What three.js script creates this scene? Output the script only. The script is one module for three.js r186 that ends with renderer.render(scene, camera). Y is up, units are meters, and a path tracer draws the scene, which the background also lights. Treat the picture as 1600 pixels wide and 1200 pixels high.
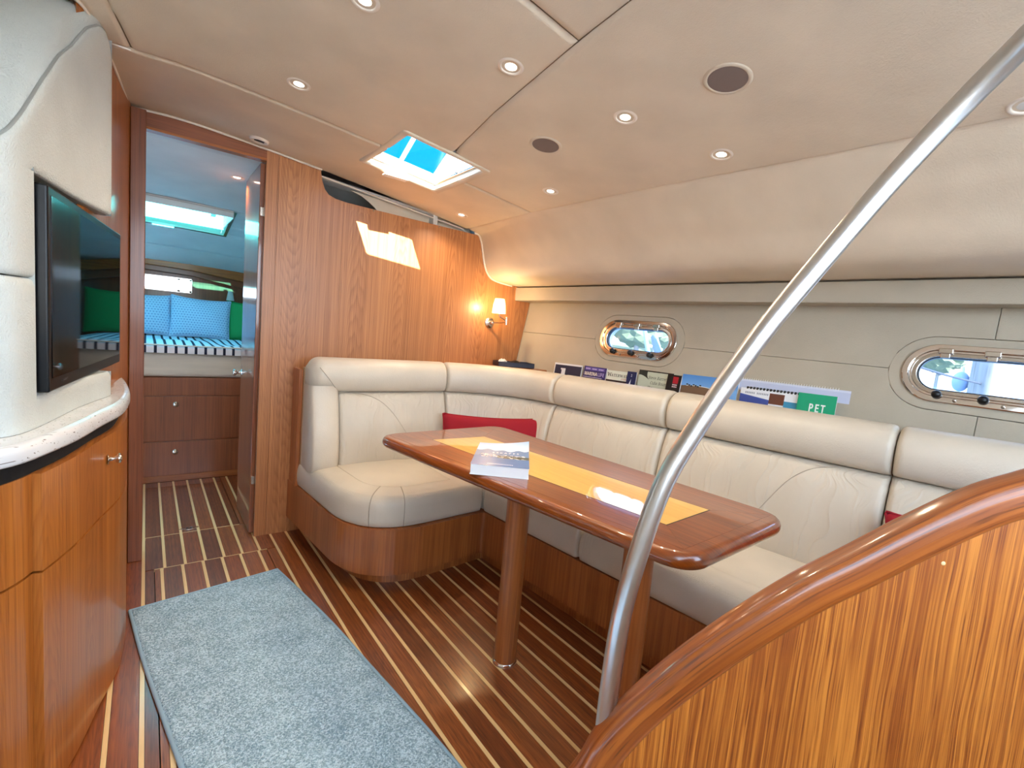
import * as THREE from 'three';
import { RoundedBoxGeometry } from 'three/addons/geometries/RoundedBoxGeometry.js';
import { mergeGeometries } from 'three/addons/utils/BufferGeometryUtils.js';
import { RectAreaLightUniformsLib } from 'three/addons/lights/RectAreaLightUniformsLib.js';
RectAreaLightUniformsLib.init();

// ------------------------------------------------------------------ camera, sky, sun, exposure
const scene = new THREE.Scene();
const camera = new THREE.PerspectiveCamera(77.936, 1600 / 1200, 0.02, 400);
camera.position.set(0, 1.25, 0);
camera.rotation.set(-0.09930, -0.66147, 0.08763, 'YXZ');
scene.add(camera);
const renderer = new THREE.WebGLRenderer({ antialias: true });
renderer.toneMapping = THREE.LinearToneMapping;
renderer.toneMappingExposure = 1.2;
renderer.shadowMap.enabled = true;
renderer.shadowMap.type = THREE.PCFSoftShadowMap;

const SKY = 7.8, SUN = 40, DOWN = 1.2, SCONCE = 0.26;
{ // hazy bright sky, paler towards the horizon, with soft thin cloud
  const W = 256, H = 128, d = new Float32Array(W * H * 4);
  for (let j = 0; j < H; j++) for (let i = 0; i < W; i++) {
    const el = ((j + 0.5) / H - 0.5) * Math.PI, a = (i / W) * Math.PI * 2, t = Math.max(0, Math.sin(el));
    const c = 0.5 + 0.5 * Math.sin(3 * a + 4 * el) * Math.sin(7 * el + Math.sin(2 * a) * 2);
    const k = Math.pow(t, 0.6), w = 0.35 * c * (1 - t * 0.5), o = (j * W + i) * 4;
    const mix = (h, z) => { const b = h + (z - h) * k; return (b + (1.0 - b) * w) * SKY; };
    d[o] = mix(0.74, 0.36); d[o + 1] = mix(0.88, 0.62); d[o + 2] = mix(1.0, 1.0); d[o + 3] = 1;
    if (el < 0) { d[o] = 0.55 * SKY; d[o + 1] = 0.62 * SKY; d[o + 2] = 0.68 * SKY; }
  }
  const t = new THREE.DataTexture(d, W, H, THREE.RGBAFormat, THREE.FloatType);
  t.mapping = THREE.EquirectangularReflectionMapping; t.magFilter = THREE.LinearFilter; t.needsUpdate = true;
  scene.background = t;
}
const sun = new THREE.DirectionalLight(new THREE.Color(1.0, 0.93, 0.8), SUN);
sun.position.set(0.4, 8.0, 12.0);
sun.target.position.set(0.4 + 0.2 * 12, 8 - 0.48 * 12, 0);
sun.castShadow = true; sun.shadow.mapSize.set(4096, 4096);
Object.assign(sun.shadow.camera, { left: -8, right: 8, top: 8, bottom: -8, near: 0.5, far: 60 });
scene.add(sun, sun.target);

// ------------------------------------------------------------------ helpers
const V3 = (x, y, z) => new THREE.Vector3(x, y, z);
let seed = 7;
const rnd = () => { seed = (seed * 1664525 + 1013904223) >>> 0; return seed / 4294967296; };
const used = {};
function numbered(n) { used[n] = (used[n] || 0) + 1; return used[n] === 1 ? n : `${n}_${String(used[n] - 1).padStart(3, '0')}`; }
function mesh(name, geo, mat, parent) {
  const m = new THREE.Mesh(geo, mat); m.castShadow = !(mat.transmission > 0.4); m.receiveShadow = true;
  m.name = numbered(name);
  (parent || scene).add(m); return m;
}
function group(name, parent) { const g = new THREE.Group(); g.name = numbered(name); (parent || scene).add(g); return g; }
function structure(name) { const g = group(name); g.userData.kind = 'structure'; return g; }
function tag(o, label, category, grp) { o.userData.label = label; o.userData.category = category; if (grp) o.userData.group = grp; return o; }
function thing(name, label, category, pos = [0, 0, 0], turn = 0, grp) {
  const g = group(name); g.position.set(...pos); g.rotation.y = turn; return tag(g, label, category, grp);
}
const smooth = (a, b, x) => { const t = Math.min(1, Math.max(0, (x - a) / (b - a))); return t * t * (3 - 2 * t); };
const lerp = (a, b, t) => a + (b - a) * t;
function poly(pts, x) { // piecewise linear
  if (x <= pts[0][0]) return pts[0][1];
  for (let i = 1; i < pts.length; i++) if (x <= pts[i][0]) return lerp(pts[i - 1][1], pts[i][1], (x - pts[i - 1][0]) / (pts[i][0] - pts[i - 1][0]));
  return pts[pts.length - 1][1];
}
function grid(nu, nv, f, uv, skip) {
  const p = [], t = [], ix = [];
  for (let j = 0; j <= nv; j++) for (let i = 0; i <= nu; i++) {
    const q = f(i / nu, j / nv, i, j); p.push(q.x, q.y, q.z);
    const w = uv ? uv(i / nu, j / nv, q) : [i / nu, j / nv]; t.push(w[0], w[1]);
  }
  for (let j = 0; j < nv; j++) for (let i = 0; i < nu; i++) {
    if (skip && skip((i + 0.5) / nu, (j + 0.5) / nv)) continue;
    const a = j * (nu + 1) + i, b = a + 1, c = a + nu + 1, d = c + 1; ix.push(a, b, d, a, d, c);
  }
  const g = new THREE.BufferGeometry();
  g.setAttribute('position', new THREE.Float32BufferAttribute(p, 3)); g.setAttribute('uv', new THREE.Float32BufferAttribute(t, 2));
  g.setIndex(ix); g.computeVertexNormals(); return g;
}
function plain(g) { const h = g.index ? g.toNonIndexed() : g; for (const k of Object.keys(h.attributes)) if (!['position', 'normal', 'uv'].includes(k)) h.deleteAttribute(k); return h; }
const merge = (...gs) => mergeGeometries(gs.flat().map(plain));
// upright prism over a plan outline of [x, z]; the sides carry uv in metres (run, height)
function prism(pts, y0, y1, topOnly) {
  const n = pts.length, p = [], t = [], nn = [];
  const area = pts.reduce((s, a, i) => { const b = pts[(i + 1) % n]; return s + a[0] * b[1] - b[0] * a[1]; }, 0);
  const q = area > 0 ? [...pts].reverse() : pts;
  let run = 0;
  for (let i = 0; i < n; i++) {
    const a = q[i], b = q[(i + 1) % n], l = Math.hypot(b[0] - a[0], b[1] - a[1]);
    const v = [[a, y0, run], [b, y0, run + l], [b, y1, run + l], [a, y0, run], [b, y1, run + l], [a, y1, run]];
    for (const [c, y, r] of v) { p.push(c[0], y, c[1]); t.push(r, y); nn.push((a[1] - b[1]) / l, 0, (b[0] - a[0]) / l); }
    run += l;
  }
  const tri = THREE.ShapeUtils.triangulateShape(q.map((c) => new THREE.Vector2(c[0], c[1])), []);
  for (let [a, b, c] of tri) {
    if ((q[b][1] - q[a][1]) * (q[c][0] - q[a][0]) - (q[b][0] - q[a][0]) * (q[c][1] - q[a][1]) < 0) [b, c] = [c, b];
    for (const k of [a, b, c]) { p.push(q[k][0], y1, q[k][1]); t.push(q[k][0], q[k][1]); nn.push(0, 1, 0); }
    if (!topOnly) for (const k of [c, b, a]) { p.push(q[k][0], y0, q[k][1]); t.push(q[k][0], q[k][1]); nn.push(0, -1, 0); }
  }
  const g = new THREE.BufferGeometry();
  g.setAttribute('position', new THREE.Float32BufferAttribute(p, 3)); g.setAttribute('uv', new THREE.Float32BufferAttribute(t, 2));
  g.setAttribute('normal', new THREE.Float32BufferAttribute(nn, 3)); return g;
}
function inset(pts, d) { // move a plan outline inwards
  const n = pts.length, area = pts.reduce((s, a, i) => { const b = pts[(i + 1) % n]; return s + a[0] * b[1] - b[0] * a[1]; }, 0), sg = area > 0 ? 1 : -1;
  return pts.map((b, i) => {
    const a = pts[(i + n - 1) % n], c = pts[(i + 1) % n];
    const u = [b[0] - a[0], b[1] - a[1]], w = [c[0] - b[0], c[1] - b[1]], lu = Math.hypot(...u) || 1, lw = Math.hypot(...w) || 1;
    let nx = -u[1] / lu - w[1] / lw, nz = u[0] / lu + w[0] / lw; const l = Math.hypot(nx, nz) || 1; nx /= l; nz /= l;
    const cosh = Math.max(0.5, (nx * -u[1] + nz * u[0]) / lu);
    return [b[0] + sg * nx * d / cosh, b[1] + sg * nz * d / cosh];
  });
}
// soft cushion: rings of [inset, height] over a plan outline with rounded corners, closed on top and below
function cushion(corners, rs, rings, crown = 0.01, k = 8, step = 0.05) {
  const n0 = corners.length, R = corners.map((_, i) => (Array.isArray(rs) ? rs[i] : rs)), parts = corners.map((a, i) => { const b = corners[(i + 1) % n0]; return Math.max(2, Math.round(Math.hypot(b[0] - a[0], b[1] - a[1]) / step)); });
  const ring = (d) => {
    const sharp = inset(corners, d), rc = roundCorners(sharp, R.map((r) => Math.max(0.003, r - d)), k), o = [];
    for (let i = 0; i < n0; i++) { for (let m = 0; m <= k; m++) o.push(rc[i * (k + 1) + m]); const a = rc[i * (k + 1) + k], b = rc[((i + 1) % n0) * (k + 1)]; for (let m = 1; m < parts[i]; m++) o.push([lerp(a[0], b[0], m / parts[i]), lerp(a[1], b[1], m / parts[i])]); }
    return o;
  };
  const all = rings.map(([d]) => ring(d)), n = all[0].length, p = [], t = [], ix = [], run = [0], pts = all[0];
  for (let i = 0; i < n; i++) run.push(run[i] + Math.hypot(pts[(i + 1) % n][0] - pts[i][0], pts[(i + 1) % n][1] - pts[i][1]));
  rings.forEach(([d, y], r) => all[r].forEach((c, i) => { p.push(c[0], y, c[1]); t.push(d > 0.03 ? c[0] : run[i], d > 0.03 ? c[1] : y); }));
  const area = pts.reduce((s, a, i) => { const b = pts[(i + 1) % n]; return s + a[0] * b[1] - b[0] * a[1]; }, 0);
  for (let r = 0; r + 1 < rings.length; r++) for (let i = 0; i < n; i++) {
    const a = r * n + i, b = r * n + (i + 1) % n, c = a + n, e = b + n;
    area > 0 ? ix.push(a, e, b, a, c, e) : ix.push(a, b, e, a, e, c);
  }
  const last = rings.length - 1, q = all[last], cx = q.reduce((s, c) => s + c[0], 0) / n, cz = q.reduce((s, c) => s + c[1], 0) / n;
  const cap = (base, y, up) => { p.push(cx, y, cz); t.push(cx, cz); const m = p.length / 3 - 1; for (let i = 0; i < n; i++) { const a = base + i, b = base + (i + 1) % n; ((area > 0) === up) ? ix.push(a, m, b) : ix.push(a, b, m); } };
  cap(last * n, rings[last][1] + crown, true); cap(0, rings[0][1], false);
  const g = new THREE.BufferGeometry();
  g.setAttribute('position', new THREE.Float32BufferAttribute(p, 3)); g.setAttribute('uv', new THREE.Float32BufferAttribute(t, 2));
  g.setIndex(ix); g.computeVertexNormals(); g.userData.outline = pts; g.userData.row = (i) => rings.map(([, y], r) => V3(all[r][i][0], y, all[r][i][1])); g.userData.ring = (r) => all[r].map((c) => V3(c[0], rings[r][1], c[1])); return g;
}
function resample(pts, step, closed = true) {
  const out = [], n = pts.length;
  for (let i = 0; i < (closed ? n : n - 1); i++) {
    const a = pts[i], b = pts[(i + 1) % n], l = Math.hypot(b[0] - a[0], b[1] - a[1]), k = Math.max(1, Math.round(l / step));
    for (let j = 0; j < k; j++) out.push([lerp(a[0], b[0], j / k), lerp(a[1], b[1], j / k)]);
  }
  if (!closed) out.push(pts[n - 1]); return out;
}
function roundCorners(pts, rs, k = 8) { // plan outline with each corner rounded by its own radius
  const out = [], n = pts.length;
  pts.forEach((b, i) => {
    const r = Array.isArray(rs) ? rs[i] : rs; if (!r) { out.push(b); return; }
    const a = pts[(i + n - 1) % n], c = pts[(i + 1) % n], la = Math.hypot(a[0] - b[0], a[1] - b[1]), lc = Math.hypot(c[0] - b[0], c[1] - b[1]);
    const p = [b[0] + (a[0] - b[0]) / la * r, b[1] + (a[1] - b[1]) / la * r], q = [b[0] + (c[0] - b[0]) / lc * r, b[1] + (c[1] - b[1]) / lc * r];
    for (let j = 0; j <= k; j++) { const t = j / k, s = 1 - t; out.push([s * s * p[0] + 2 * s * t * b[0] + t * t * q[0], s * s * p[1] + 2 * s * t * b[1] + t * t * q[1]]); }
  });
  return out;
}
const curve = (pts, closed = false) => new THREE.CatmullRomCurve3(pts.map((p) => (p.isVector3 ? p : V3(...p))), closed, 'centripetal');
const tube = (pts, r, seg = 40, rad = 8, closed = false) => new THREE.TubeGeometry(curve(pts, closed), seg, r, rad, closed);
const box = (w, h, d, x = 0, y = 0, z = 0) => new THREE.BoxGeometry(w, h, d).translate(x, y, z);
const rbox = (w, h, d, r, x = 0, y = 0, z = 0, s = 3) => new RoundedBoxGeometry(w, h, d, s, r).translate(x, y, z);
const lathe = (pts, n = 32) => new THREE.LatheGeometry(pts.map((p) => new THREE.Vector2(...p)), n);
function uvBox(g, grain = 'y', off = [0, 0]) { // uv in metres by the way each face looks; v runs with the grain
  const h = plain(g); if (!h.attributes.normal) h.computeVertexNormals();
  const p = h.attributes.position, n = h.attributes.normal, t = new Float32Array(p.count * 2);
  for (let i = 0; i < p.count; i += 3) {
    let nx = 0, ny = 0, nz = 0; for (let k = 0; k < 3; k++) { nx += Math.abs(n.getX(i + k)); ny += Math.abs(n.getY(i + k)); nz += Math.abs(n.getZ(i + k)); }
    const m = nx >= ny && nx >= nz ? 'x' : ny >= nz ? 'y' : 'z';
    for (let k = i; k < i + 3; k++) {
      const c = { x: p.getX(k), y: p.getY(k), z: p.getZ(k) }, free = ['x', 'y', 'z'].filter((a) => a !== m);
      const v = free.includes(grain) ? grain : free[1], u = free.find((a) => a !== v);
      t[2 * k] = c[u] + off[0]; t[2 * k + 1] = c[v] + off[1];
    }
  }
  h.setAttribute('uv', new THREE.BufferAttribute(t, 2)); return h;
}
function mapped(g, f) { const p = g.attributes.position; for (let i = 0; i < p.count; i++) { const q = f(p.getX(i), p.getY(i), p.getZ(i)); p.setXYZ(i, q.x, q.y, q.z); } g.computeVertexNormals(); return g; }
const extrude = (shape, depth, bevel = 0, cs = 24) => new THREE.ExtrudeGeometry(shape, { depth: depth - 2 * bevel, bevelEnabled: bevel > 0, bevelThickness: bevel, bevelSize: bevel, bevelOffset: -bevel, bevelSegments: 3, curveSegments: cs }).translate(0, 0, bevel);
const shapeOf = (pts) => { const s = new THREE.Shape(); pts.forEach((p, i) => (i ? s.lineTo(p[0], p[1]) : s.moveTo(p[0], p[1]))); s.closePath(); return s; };
function stadium(cx, cy, hl, hh, n = 20, tilt = 0) { const o = []; for (const s of [1, -1]) for (let i = 0; i <= n; i++) { const a = -Math.PI / 2 + Math.PI * i / n; const x = s * (hl - hh) + s * hh * Math.cos(a), y = s * hh * Math.sin(a); o.push([cx + x, cy + y + tilt * x]); } return o; }

// ------------------------------------------------------------------ textures
function hash(x, y, s) { let h = Math.imul(x, 374761393) ^ Math.imul(y, 668265263) ^ Math.imul(s, 1274126177); h = Math.imul(h ^ (h >>> 13), 1103515245); return ((h ^ (h >>> 16)) >>> 0) / 4294967296; }
function noise(x, y, px, py, s) { // value noise that repeats every px, py cells
  const xi = Math.floor(x), yi = Math.floor(y), fx = x - xi, fy = y - yi, u = fx * fx * (3 - 2 * fx), v = fy * fy * (3 - 2 * fy);
  const m = (a, b) => ((a % b) + b) % b, x0 = m(xi, px), x1 = m(xi + 1, px), y0 = m(yi, py), y1 = m(yi + 1, py);
  return lerp(lerp(hash(x0, y0, s), hash(x1, y0, s), u), lerp(hash(x0, y1, s), hash(x1, y1, s), u), v);
}
function fbm(u, v, fx, fy, oct, s) { let a = 0, w = 0.5, t = 0; for (let o = 0; o < oct; o++) { const k = 1 << o; a += w * noise(u * fx * k, v * fy * k, fx * k, fy * k, s + o * 17); t += w; w *= 0.5; } return a / t; }
function dataTex(W, H, f, srgb, w = 1, h = 1) {
  const d = new Uint8Array(W * H * 4);
  for (let j = 0; j < H; j++) for (let i = 0; i < W; i++) {
    const c = f(i / W, j / H, i, j), o = (j * W + i) * 4;
    if (typeof c === 'number') d[o] = d[o + 1] = d[o + 2] = 255 * Math.min(1, Math.max(0, c)); else { d[o] = c[0]; d[o + 1] = c[1]; d[o + 2] = c[2]; }
    d[o + 3] = 255;
  }
  const t = new THREE.DataTexture(d, W, H, THREE.RGBAFormat); t.wrapS = t.wrapT = THREE.RepeatWrapping;
  t.magFilter = THREE.LinearFilter; t.minFilter = THREE.LinearMipmapLinearFilter; t.generateMipmaps = true;
  if (srgb) t.colorSpace = THREE.SRGBColorSpace; t.repeat.set(1 / w, 1 / h); t.needsUpdate = true; return t;
}
const mix3 = (a, b, t) => [lerp(a[0], b[0], t), lerp(a[1], b[1], t), lerp(a[2], b[2], t)];
// wood: straight fibres and pores along v; cathedral > 0 adds the nested arches of flat-cut veneer
function woodTex({ W = 512, H = 1024, w = 0.5, h = 1.5, a, b, c, s = 1, cathedral = 0, leaf = 0.3, fibre = 90, contrast = 1, lines = 0.5, wave = 0 }) {
  const n = Math.max(1, Math.round(w / leaf));
  return dataTex(W, H, (u0, v) => {
    const u = wave ? ((u0 + wave * (fbm(u0, v, 6, 3, 3, s + 70) - 0.5)) % 1 + 1) % 1 : u0;
    const f1 = fbm(u, v, fibre, 3, 3, s), f2 = fbm(u, v, 8, 2, 3, s + 50), f3 = noise(u * fibre * 3, v * 14, fibre * 3, 14, s + 90);
    let g = 0.55 * f1 + 0.3 * f2 + 0.15 * f3;
    if (cathedral) {
      const k = Math.floor(u * n), hk = hash(k, 3, s), h2 = hash(k, 9, s), x = (u * n - k - 0.5 + 0.3 * (hk - 0.5)) * leaf, y = v * h * (h2 > 0.25 ? 1 : -1);
      const wob = 0.34 * (fbm(u, v, 5 * n, 2, 3, s + 7) - 0.5) + 0.12 * (fbm(u, v, 14 * n, 5, 2, s + 8) - 0.5);
      const ph = (8 + 5 * hk) * (x * x * (42 + 40 * h2) + y + wob) + k * 5.3, fr = ph - Math.floor(ph), near = Math.exp(-(x * x) / (0.09 * 0.09));
      const arch = (fr < 0.8 ? Math.pow(fr / 0.8, 2.2) : (1 - fr) / 0.2) * (0.3 + 0.7 * near) * (0.45 + 0.9 * fbm(u, v, 4 * n, 3, 2, s + 12));
      g = lerp(g, g * 0.72 + 0.3 * arch + 0.06 * f1, cathedral);
    }
    g = 0.5 + (g - 0.5) * 1.9 * contrast;
    const dark = Math.max(0, f3 - 0.72) * 2.2 * lines;
    return mix3(mix3(a, b, Math.min(1, Math.max(0, g))), c, Math.min(1, dark));
  }, true, w, h);
}
const T = {
  bulk: woodTex({ W: 1024, H: 1024, w: 1.25, h: 2.2, a: [196, 134, 82], b: [150, 90, 47], c: [104, 58, 28], s: 3, cathedral: 0.8, leaf: 0.31, fibre: 200, contrast: 0.95 }),
  cab: woodTex({ W: 512, H: 1024, w: 0.5, h: 1.6, a: [196, 120, 48], b: [148, 78, 24], c: [104, 52, 16], s: 21, cathedral: 0.5, leaf: 0.25, fibre: 80, contrast: 1.0 }),
  dark: woodTex({ w: 0.45, h: 1.6, a: [158, 92, 52], b: [116, 62, 34], c: [76, 40, 22], s: 41, fibre: 80, contrast: 0.9 }),
  base: woodTex({ w: 0.45, h: 1.6, a: [184, 110, 54], b: [140, 76, 32], c: [96, 50, 22], s: 47, fibre: 80, contrast: 0.9 }),
  table: woodTex({ w: 0.4, h: 1.4, a: [156, 78, 20], b: [106, 46, 8], c: [74, 30, 6], s: 61, fibre: 60, contrast: 0.9 }),
  inlay: woodTex({ w: 0.5, h: 1.2, a: [240, 190, 96], b: [226, 168, 72], c: [206, 146, 60], s: 71, fibre: 40, contrast: 0.7, lines: 0.2 }),
  teak: woodTex({ W: 512, H: 1024, w: 0.55, h: 1.6, a: [170, 96, 44], b: [106, 52, 22], c: [62, 29, 14], s: 81, cathedral: 0.55, leaf: 0.09, fibre: 110, contrast: 0.9 }),
  holly: woodTex({ W: 128, H: 512, w: 0.1, h: 1.2, a: [246, 214, 160], b: [230, 190, 128], c: [206, 164, 104], s: 91, fibre: 16, contrast: 0.7 }),
  near: woodTex({ W: 2048, H: 1024, w: 0.6, h: 0.9, a: [204, 124, 42], b: [146, 72, 12], c: [104, 44, 6], s: 101, fibre: 230, contrast: 1.75, lines: 1.2, wave: 0.02 }),
  cap: woodTex({ W: 512, H: 1024, w: 0.12, h: 0.9, a: [174, 94, 30], b: [126, 58, 12], c: [72, 32, 8], s: 111, fibre: 26, contrast: 1.1, lines: 1.0 }),
  pebble: dataTex(512, 512, (u, v) => 0.6 * fbm(u, v, 96, 96, 2, 5) + 0.4 * fbm(u, v, 24, 24, 2, 6), false, 0.25, 0.25),
  leather: dataTex(512, 512, (u, v) => 0.5 * fbm(u, v, 130, 130, 2, 15) + 0.5 * fbm(u, v, 14, 8, 3, 16), false, 0.4, 0.4),
  crease: dataTex(512, 512, (u, v) => { const w = fbm(u, v, 5, 5, 2, 31) * 0.25; const a = fbm(u + w, v, 14, 3, 3, 33); return Math.pow(1 - Math.abs(2 * a - 1), 3) * 0.7 + 0.3 * fbm(u, v, 9, 9, 3, 35); }, false, 0.55, 0.55),
  mottle: dataTex(256, 256, (u, v) => { const k = 236 + 19 * fbm(u, v, 6, 6, 4, 25); return [k, k, k]; }, true, 0.9, 0.9),
  rug: dataTex(1024, 1024, (u, v) => { const k = 0.62 * fbm(u, v, 110, 110, 2, 43) + 0.38 * fbm(u, v, 260, 260, 1, 44), c = fbm(u, v, 9, 9, 3, 45); const t = Math.min(1, Math.max(0, 0.5 + (k - 0.5) * 2.1 + (c - 0.5) * 0.35)); return mix3([120, 152, 174], [206, 232, 246], t); }, true, 0.5, 0.5),
  rugBump: dataTex(1024, 1024, (u, v) => 0.62 * fbm(u, v, 110, 110, 2, 43) + 0.38 * fbm(u, v, 260, 260, 1, 44), false, 0.5, 0.5),
  weave: dataTex(256, 256, (u, v) => 0.5 + 0.25 * Math.sin(u * 6.2832 * 50) + 0.25 * Math.sin(v * 6.2832 * 50), false, 0.1, 0.1),
  brush: dataTex(256, 512, (u, v) => 0.35 + 0.3 * fbm(u, v, 90, 2, 2, 53), false, 0.12, 0.3),
  stone: dataTex(512, 512, (u, v) => { const k = fbm(u, v, 60, 60, 2, 63), s = fbm(u, v, 150, 150, 1, 66); const b = 222 + 20 * fbm(u, v, 8, 8, 3, 64); return s > 0.87 && k > 0.5 ? [122, 116, 112] : [b - 4, b - 2, b]; }, true, 0.4, 0.4),
};
const S = (o) => new THREE.MeshStandardMaterial(o), P = (o) => new THREE.MeshPhysicalMaterial(o);
const rgb = (r, g, b) => new THREE.Color().setRGB(r / 255, g / 255, b / 255, THREE.SRGBColorSpace);
const wood = (map, o = {}) => P({ map, roughness: 0.42, clearcoat: 0.5, clearcoatRoughness: 0.16, ...o });
const M = {
  bulk: wood(T.bulk, { clearcoat: 0.4, clearcoatRoughness: 0.3 }), cab: wood(T.cab), dark: wood(T.dark), base: wood(T.base), near: wood(T.near, { clearcoat: 0.25, clearcoatRoughness: 0.3, roughness: 0.5 }),
  cap: wood(T.cap, { clearcoat: 0.7, clearcoatRoughness: 0.12 }), table: wood(T.table, { clearcoat: 1, clearcoatRoughness: 0.015, roughness: 0.3 }), inlay: wood(T.inlay, { clearcoat: 1, clearcoatRoughness: 0.015, roughness: 0.3 }),
  teak: [rgb(255, 255, 255), rgb(232, 226, 222), rgb(255, 240, 214), rgb(214, 206, 206)].map((color) => wood(T.teak, { color, clearcoat: 0.8, clearcoatRoughness: 0.2 })), holly: wood(T.holly, { clearcoat: 0.8, clearcoatRoughness: 0.14 }),
  vinyl: P({ color: rgb(232, 216, 192), map: T.mottle, bumpMap: T.pebble, bumpScale: 0.0006, roughness: 0.6 }),
  cabin: P({ color: rgb(234, 234, 228), map: T.mottle, bumpMap: T.pebble, bumpScale: 0.0006, roughness: 0.6 }),
  hull: P({ color: rgb(190, 180, 160), map: T.mottle, bumpMap: T.pebble, bumpScale: 0.0008, roughness: 0.68 }),
  column: P({ color: rgb(216, 222, 218), map: T.mottle, bumpMap: T.pebble, bumpScale: 0.0022, roughness: 0.5 }),
  leather: P({ color: rgb(216, 205, 187), map: T.mottle, bumpMap: T.leather, bumpScale: 0.0008, roughness: 0.42, clearcoat: 0.12, clearcoatRoughness: 0.35 }),
  creased: P({ color: rgb(212, 201, 183), map: T.mottle, bumpMap: T.crease, bumpScale: 0.003, roughness: 0.46 }),
  seam: S({ color: rgb(176, 164, 146), roughness: 0.7 }), piping: P({ color: rgb(232, 224, 208), roughness: 0.45 }), trim: P({ color: rgb(240, 228, 212), roughness: 0.4 }),
  red: P({ color: rgb(150, 12, 32), bumpMap: T.weave, bumpScale: 0.0004, roughness: 0.9, sheen: 0.4, sheenColor: rgb(200, 60, 70) }),
  rug: P({ map: T.rug, bumpMap: T.rugBump, bumpScale: 0.006, roughness: 0.98 }), rugEdge: S({ color: rgb(146, 176, 196), roughness: 0.95 }),
  steel: P({ color: rgb(205, 203, 200), metalness: 1, roughness: 0.3, roughnessMap: null, bumpMap: T.brush, bumpScale: 0.00008 }), chrome: P({ color: rgb(228, 222, 216), metalness: 1, roughness: 0.06 }), nickel: P({ color: rgb(205, 198, 188), metalness: 1, roughness: 0.22 }),
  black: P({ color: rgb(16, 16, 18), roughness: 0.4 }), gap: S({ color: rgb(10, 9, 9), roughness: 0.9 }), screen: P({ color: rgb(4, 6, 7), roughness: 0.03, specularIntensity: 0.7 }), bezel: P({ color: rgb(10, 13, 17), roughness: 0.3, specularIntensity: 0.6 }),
  stone: P({ map: T.stone, roughness: 0.22, clearcoat: 0.3, clearcoatRoughness: 0.1 }), white: P({ color: rgb(236, 236, 232), roughness: 0.4 }), gel: P({ color: rgb(236, 238, 240), roughness: 0.3 }),
  grille: S({ color: rgb(128, 112, 104), roughness: 0.8 }), lamp: S({ color: 0xffffff, emissive: new THREE.Color(1.0, 0.9, 0.74), emissiveIntensity: 4 }),
  smoke: P({ color: rgb(52, 150, 172), transmission: 1, thickness: 0, roughness: 0.02, ior: 1.45 }),
  pane: P({ color: rgb(164, 178, 198), transmission: 1, thickness: 0, roughness: 0, ior: 1.45 }), clear: P({ color: rgb(205, 222, 236), transmission: 1, thickness: 0, roughness: 0, ior: 1.45 }), tint: P({ color: rgb(86, 226, 238), transmission: 1, thickness: 0, roughness: 0.02, ior: 1.45 }),
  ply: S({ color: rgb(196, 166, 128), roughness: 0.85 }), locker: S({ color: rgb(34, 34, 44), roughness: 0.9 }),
  sub: S({ color: rgb(30, 18, 12), roughness: 0.9 }), paper: S({ color: rgb(236, 236, 234), roughness: 0.8 }),
};

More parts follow.
